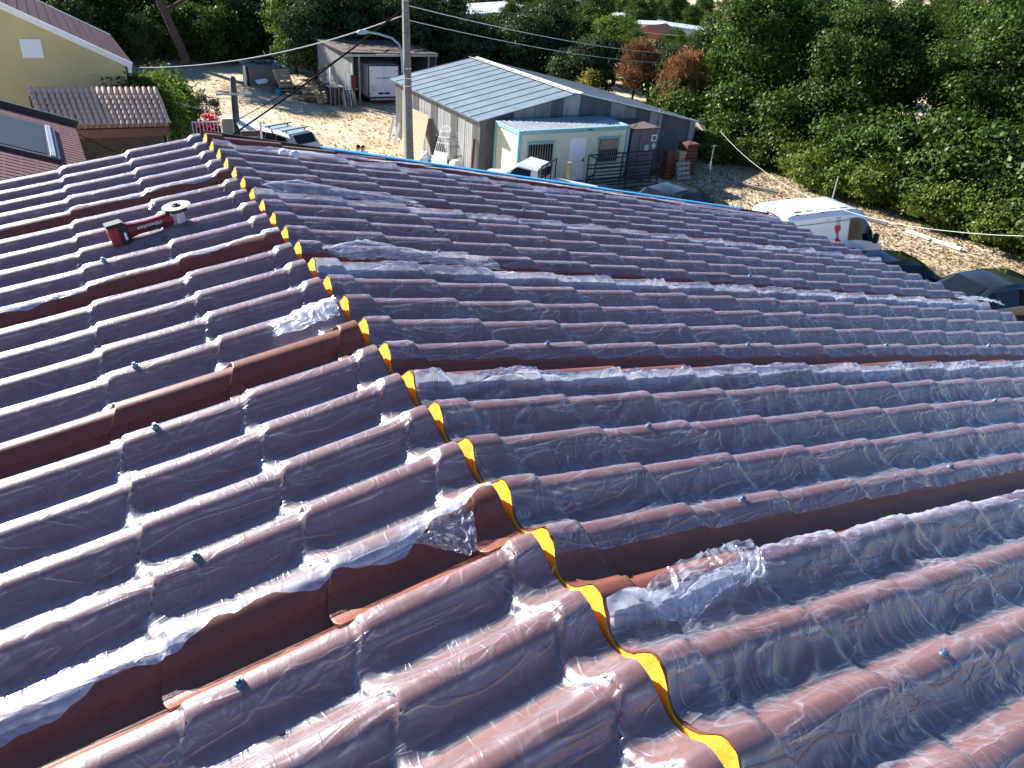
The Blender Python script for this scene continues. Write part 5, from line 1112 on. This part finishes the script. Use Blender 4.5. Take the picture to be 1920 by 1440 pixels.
# right-hand oaks
for i,(k,x,y,s,lab) in enumerate((('oak_c',36.6,35.2,1.05,'big oak with the visible leaning trunk right of the shed'),('oak_a',36.4,27.6,1.0,'big oak behind the panel van'),('oak_b',39.5,32.0,1.0,'oak filling the gap between the two nearest big oaks'),('oak_c',39.0,21.5,1.0,'dark big oak above the dry leaf bank'),('oak_b',37.8,16.6,1.0,'dark oak at the right edge of the picture'),('oak_a',46,36,1.1,'oak crown in the second row above the leaning trunk'),('oak_c',47,27,1.05,'oak crown in the second row behind the van'),('oak_b',50,43,1.1,'oak crown rising beside the tall loose pine'),('oak_a',55,33,1.05,'far oak crown at the top right'),('oak_b',47,19.5,.95,'second-row oak at the right edge'),('oak_a',43.5,25,1.0,'oak closing the gap above the van cab'),('oak_c',44,31.5,.95,'oak closing the gap above the leaning trunk'),('oak_b',42.5,17.5,1.0,'oak behind the dark edge oak'))):
    tree(k,x,y,lab,G3,s)
tr2=MB().tube([(33.9,35.2,-9.1),(34.2,35.3,-8.2),(34.9,35.6,-6.8),(35.6,35.8,-5.4),(36.2,36,-4)],[.42,.34,.30,.26,.18],10).tube([(34.9,35.6,-6.8),(36.5,34.4,-5.9),(38.5,33.2,-5.6)],[.2,.15,.06],8).build('oak_limb',M_BARK,smooth=50)
tag(tr2,'thick dark leaning oak trunk beside the lean-to roof','tree trunk')
for i,(k,x,y,s) in enumerate((('olive_a',76,52,1.2),('olive_b',82,46,1.2),('pine_a',70,45,1.2),('olive_a',90,56,1.3),('pine_b',68,36,1.1),('oak_a',98,48,.9),('olive_b',74,33,1.2),('pine_a',88,38,1.1),('oak_b',62,26,.9),('olive_a',105,60,1.2))):
    tree(k,x,y,'distant tree beyond the big oaks','distant trees beyond the big oaks',s)
# bramble hedge along the dry bank
BP={}
for j in range(3):
    C,Rd=blobs(501+j,9,1.35,1.7,.0,rmin=.3,rmax=.5); BP[j]=leaves('foliage',C,Rd,5200,.12,ML_BRAM if j else ML_BRIGHT,511+j,None,.17)
C,Rd=blobs(521,9,1.5,2.2,.0,rmin=.3,rmax=.5); BP[3]=leaves('foliage',C,Rd,6500,.13,ML_OAK,523,None,.18)
def shrub(j,x,y,s,label,group,z=0,m=None):
    e=empty('shrub',(x,y,gz(x,y)+z),label,'shrub',group,random.random()*6.28); e.scale=(s,s,s*random.uniform(.85,1.1))
    local('foliage',BP[j],e); local('stem',STEM,e); return e
STEM=MB().tube([(0,0,-.2),(.1,.05,.5),(.05,.1,1.0)],[.04,.03,.015],6).tube([(0,0,.1),(-.3,.2,.6)],[.025,.01],6).mesh('stem',M_BARK,50)
hr=random.Random(77)
hedge=[(29.6,30.5),(31.0,29.2),(32.2,28.0),(31.4,26.4),(31.0,24.8),(31.2,23.2),(31.4,21.8),(32.0,20.6),(32.6,19.6),(32.0,18.4),(31.9,17.2),(31.7,16.0),(31.8,14.9),(31.9,13.8),(32.0,12.6),(32.3,11.4)]
for i,(x,y) in enumerate(hedge):
    shrub(1+i%2 if i%5 else 0,x+hr.uniform(-.2,.4),y,hr.uniform(.75,1.05),'yellow-green bramble clump in the hedge front','front bramble clumps')
    shrub(3,x+1.6+hr.uniform(-.3,.5),y+hr.uniform(-.5,.5),hr.uniform(1.0,1.5),'dark shrub in shaded row behind brambles','shaded shrubs behind the brambles')
for i,(x,y,s) in enumerate(((33.8,30.6,1.5),(35,29,1.6),(34.6,26,1.5),(34.5,23.5,1.6),(35,20.5,1.7),(34.4,18,1.6),(34.6,15.2,1.7),(36.6,13.2,1.8),(33,32.6,1.4),(31.6,35.2,1.3),(33.6,38.2,1.5),(36,40.5,1.5))):
    shrub(3,x,y,s,'tall dark shrub under the big oaks','tall shrubs under the oaks')
fr_=random.Random(5)
for i in range(22):
    x=-1+i*1.55; y=69+fr_.uniform(-1.5,2.5)-(1.2 if x>26 else 0)
    shrub(3,x,y,fr_.uniform(1.3,1.8),'dark shrub on the wood edge behind yard','shrubs along the wood edge behind the yard')
for i,(k,x,y,s) in enumerate((('oak_a',-2,84,1.1),('oak_b',4,82,1.1),('oak_c',10,84,1.0),('oak_a',16,82,1.1),('oak_b',22,84,1.1),('oak_c',28,85,1.0))):
    tree(k,x,y,'dark tree in the second row behind the yard','second row of dark trees behind the yard',s)
for i,(x,y,s) in enumerate(((19.5,58.6,1.25),(23.6,56.5,1.15),(16.6,58.4,1.0))):
    tree('olive_a',x,y,'grey-green tree overhanging the truck shelter roof','trees overhanging the truck shelter',s)
# shrubs by the yellow house, bougainvillea
for i,(j,x,y,s,lab) in enumerate(((1,2.75,34.6,1.1,'sunlit shrub at the corner of the tiled porch'),(0,3.4,37.6,1.25,'bright shrub at the yellow house corner'),(2,3.0,40.5,1.3,'flowering shrub behind the yellow house eave'),(3,4.2,42.5,1.2,'dark shrub beside the pale driveway'),(1,5.0,44.4,1.0,'yellowish shrub near the bougainvillea'),(3,1.9,33.2,1.0,'dark shrub over the porch tiles'),(0,4.6,47.5,1.2,'green shrub at the yard corner'))):
    shrub(j,x,y,s,lab,'shrubs by the yellow house',2.2 if y<36 else 1.2 if y<41 else .3)
bo=empty('bougainvillea',(5.5,37.4,-8.95),'crimson flowering bougainvillea behind the white gate','shrub')
C,Rd=blobs(601,7,.62,2.2,.7,rmin=.35,rmax=.5); local('flowers',leaves('flowers',C,Rd,2200,.10,ML_RED,603,40,.12),bo); C,Rd=blobs(605,7,.6,1.9,.2,rmin=.4,rmax=.5); local('foliage',leaves('foliage',C,Rd,1800,.11,ML_OAK,607,None,.14),bo); local('stem',STEM,bo)
ivy=empty('dead_ivy_trunk',(6.2,45.5,-9.1),'grey dried ivy column beside the bougainvillea','shrub')
C=[(0,0,.6),(.3,.2,1.2),(.9,.1,.9)];Rd=[(.4,.4,.8),(.35,.35,.7),(.35,.35,.7)]; local('foliage',leaves('foliage',C,Rd,2200,.10,leafmat('dried_ivy',(.10,.085,.07),(.22,.19,.16),.2,.025),609,None,.12),ivy); local('stem',STEM,ivy)
# dry leaf litter and tufts on the ground (nobody could count it)
def litter():
    r=np.random.default_rng(5); n=26000
    a=r.random(n); x=np.where(a<.55,r.uniform(24.5,33,n),np.where(a<.8,r.uniform(5,20,n),r.uniform(30,48,n))); y=np.where(a<.55,r.uniform(10,31,n),np.where(a<.8,r.uniform(36,60,n),r.uniform(14,44,n)))
    z=np.interp(y,[28,40],[-8.5,-9.1])+.02+.05*fbm(x*.4,y*.4,3,3)+.02*r.random(n); c=np.stack([x,y,z],-1)
    nr=r.normal(size=(n,3))*.45+np.array([0,0,1]); nr/=np.linalg.norm(nr,axis=1)[:,None]; t1=np.cross(nr,r.normal(size=(n,3))); t1/=np.linalg.norm(t1,axis=1)[:,None]; t2=np.cross(nr,t1); s=r.uniform(.03,.085,n)[:,None]
    V=np.stack([c-t1*s,c+t2*s*.6,c+t1*s,c-t2*s*.6],1)
    me=np_mesh('leaf_litter',V.reshape(-1,3),np.arange(4*n).reshape(-1,4),leafmat('dry_litter',(.17,.105,.05),(.42,.32,.19),.1,.025),False,attrs={'tone':np.repeat(r.random(n),4)})
    tag(link('leaf_litter',me),'dry leaves and straw strewn over the bare ground','leaf litter',None,'stuff')
litter()
# far buildings
def farb(x0,y0,x1,y1,zt,zb_,rh,mr,mw,label,rz=0,wins=0):
    cx,cy=(x0+x1)/2,(y0+y1)/2; w,d=x1-x0,y1-y0
    e=empty('far_building',(cx,cy,zb_),label,'building',None,rz)
    local('wall',MB().box((0,0,(zt-zb_)/2),(w,d,zt-zb_)).mesh('wall',mw),e); h=zt-zb_
    r_=local('roof',MB().prism([(-w/2-.3,h),(w/2+.3,h),(w/2+.3,h+.12),(0,h+rh),(-w/2-.3,h+.12)],d+.6,'y').mesh('roof',mr),e)
    for i in range(wins):
        x=-w/2+(i+.5)*w/wins; wi=local('window',MB().box((x,-d/2-.02,h*.6),(w/wins*.45,.08,h*.3)).mesh('window',M_WHITE),e); local('pane',MB().box((x,-d/2-.07,h*.6),(w/wins*.36,.03,h*.24)).mesh('pane',M_GLASS),wi)
    return e
M_PALEROOF=mat('pale_far_roof',(.46,.50,.54),.5,noise=.15,scale=.4); M_FARW=mat('far_white_wall',(.66,.66,.64),.8)
M_REDROOF=mat('far_red_roof',(.36,.12,.075),.8,noise=.2,scale=1)
fa=farb(60,122,88,138,-11.0,-15.8,1.6,M_PALEROOF,M_FARW,'long pale industrial roofs on the skyline at top centre',R(-14),7)
for i in range(5): local('roof_light',MB().box((-9+4.5*i,-5,5.95-.30*abs(i-2)),(2.2,.7,.14)).mesh('roof_light',M_WHITE),fa)
farb(86,116,100,126,-10.6,-15.8,1.2,M_PALEROOF,M_FARW,'smaller pale shed right of the long industrial roofs',R(-30),4)
farb(74.5,91.5,80.5,97.5,-10.0,-15.6,1.7,M_REDROOF,M_FARW,'far house with red roof and white gable above the trees',R(-62),3)
farb(80,100,92,107,-9.4,-15.6,.4,M_PALEROOF,M_FARW,'far flat pale roof behind the red-roofed house',R(-40),4)
for i in range(30):
    a=R(28+.62*i+hr.uniform(-.3,.3)); d=hr.uniform(135,185); tree(['oak_a','olive_a','pine_a','oak_b'][i%4],d*math.sin(a),d*math.cos(a),'tree in the near part of distant belt','near distant belt',hr.uniform(.95,1.25))
for i in range(46):
    a=R(2+i*1.55); d=hr.uniform(150,330); x,y=d*math.sin(a),d*math.cos(a); tree(['oak_a','olive_a','pine_a','oak_b'][i%4],x,y,'tree in the distant belt along the skyline','distant tree belt',hr.uniform(.9,1.4))

# number look-alikes along their row so that each label points at one of them
ORD='first second third fourth fifth sixth seventh eighth ninth tenth eleventh twelfth thirteenth fourteenth fifteenth sixteenth seventeenth eighteenth nineteenth twentieth'.split()
ORD+=['twenty-'+o for o in ORD[:9]]+['thirtieth']+['thirty-'+o for o in ORD[:9]]+['fortieth']+['forty-'+o for o in ORD[:9]]
by={}
for o in COL.objects:
    if not o.parent and o.get('group') and o.get('label') and o.get('category') in ('tree','shrub'): by.setdefault((o['group'],o['label']),[]).append(o)
for (g_,l_),L_ in by.items():
    if len(L_)<2: continue
    L_.sort(key=lambda o: math.atan2(o.location.x+.81,o.location.y+.51))
    for i,o in enumerate(L_): o['label']=l_+', '+ORD[i]+' from the left'
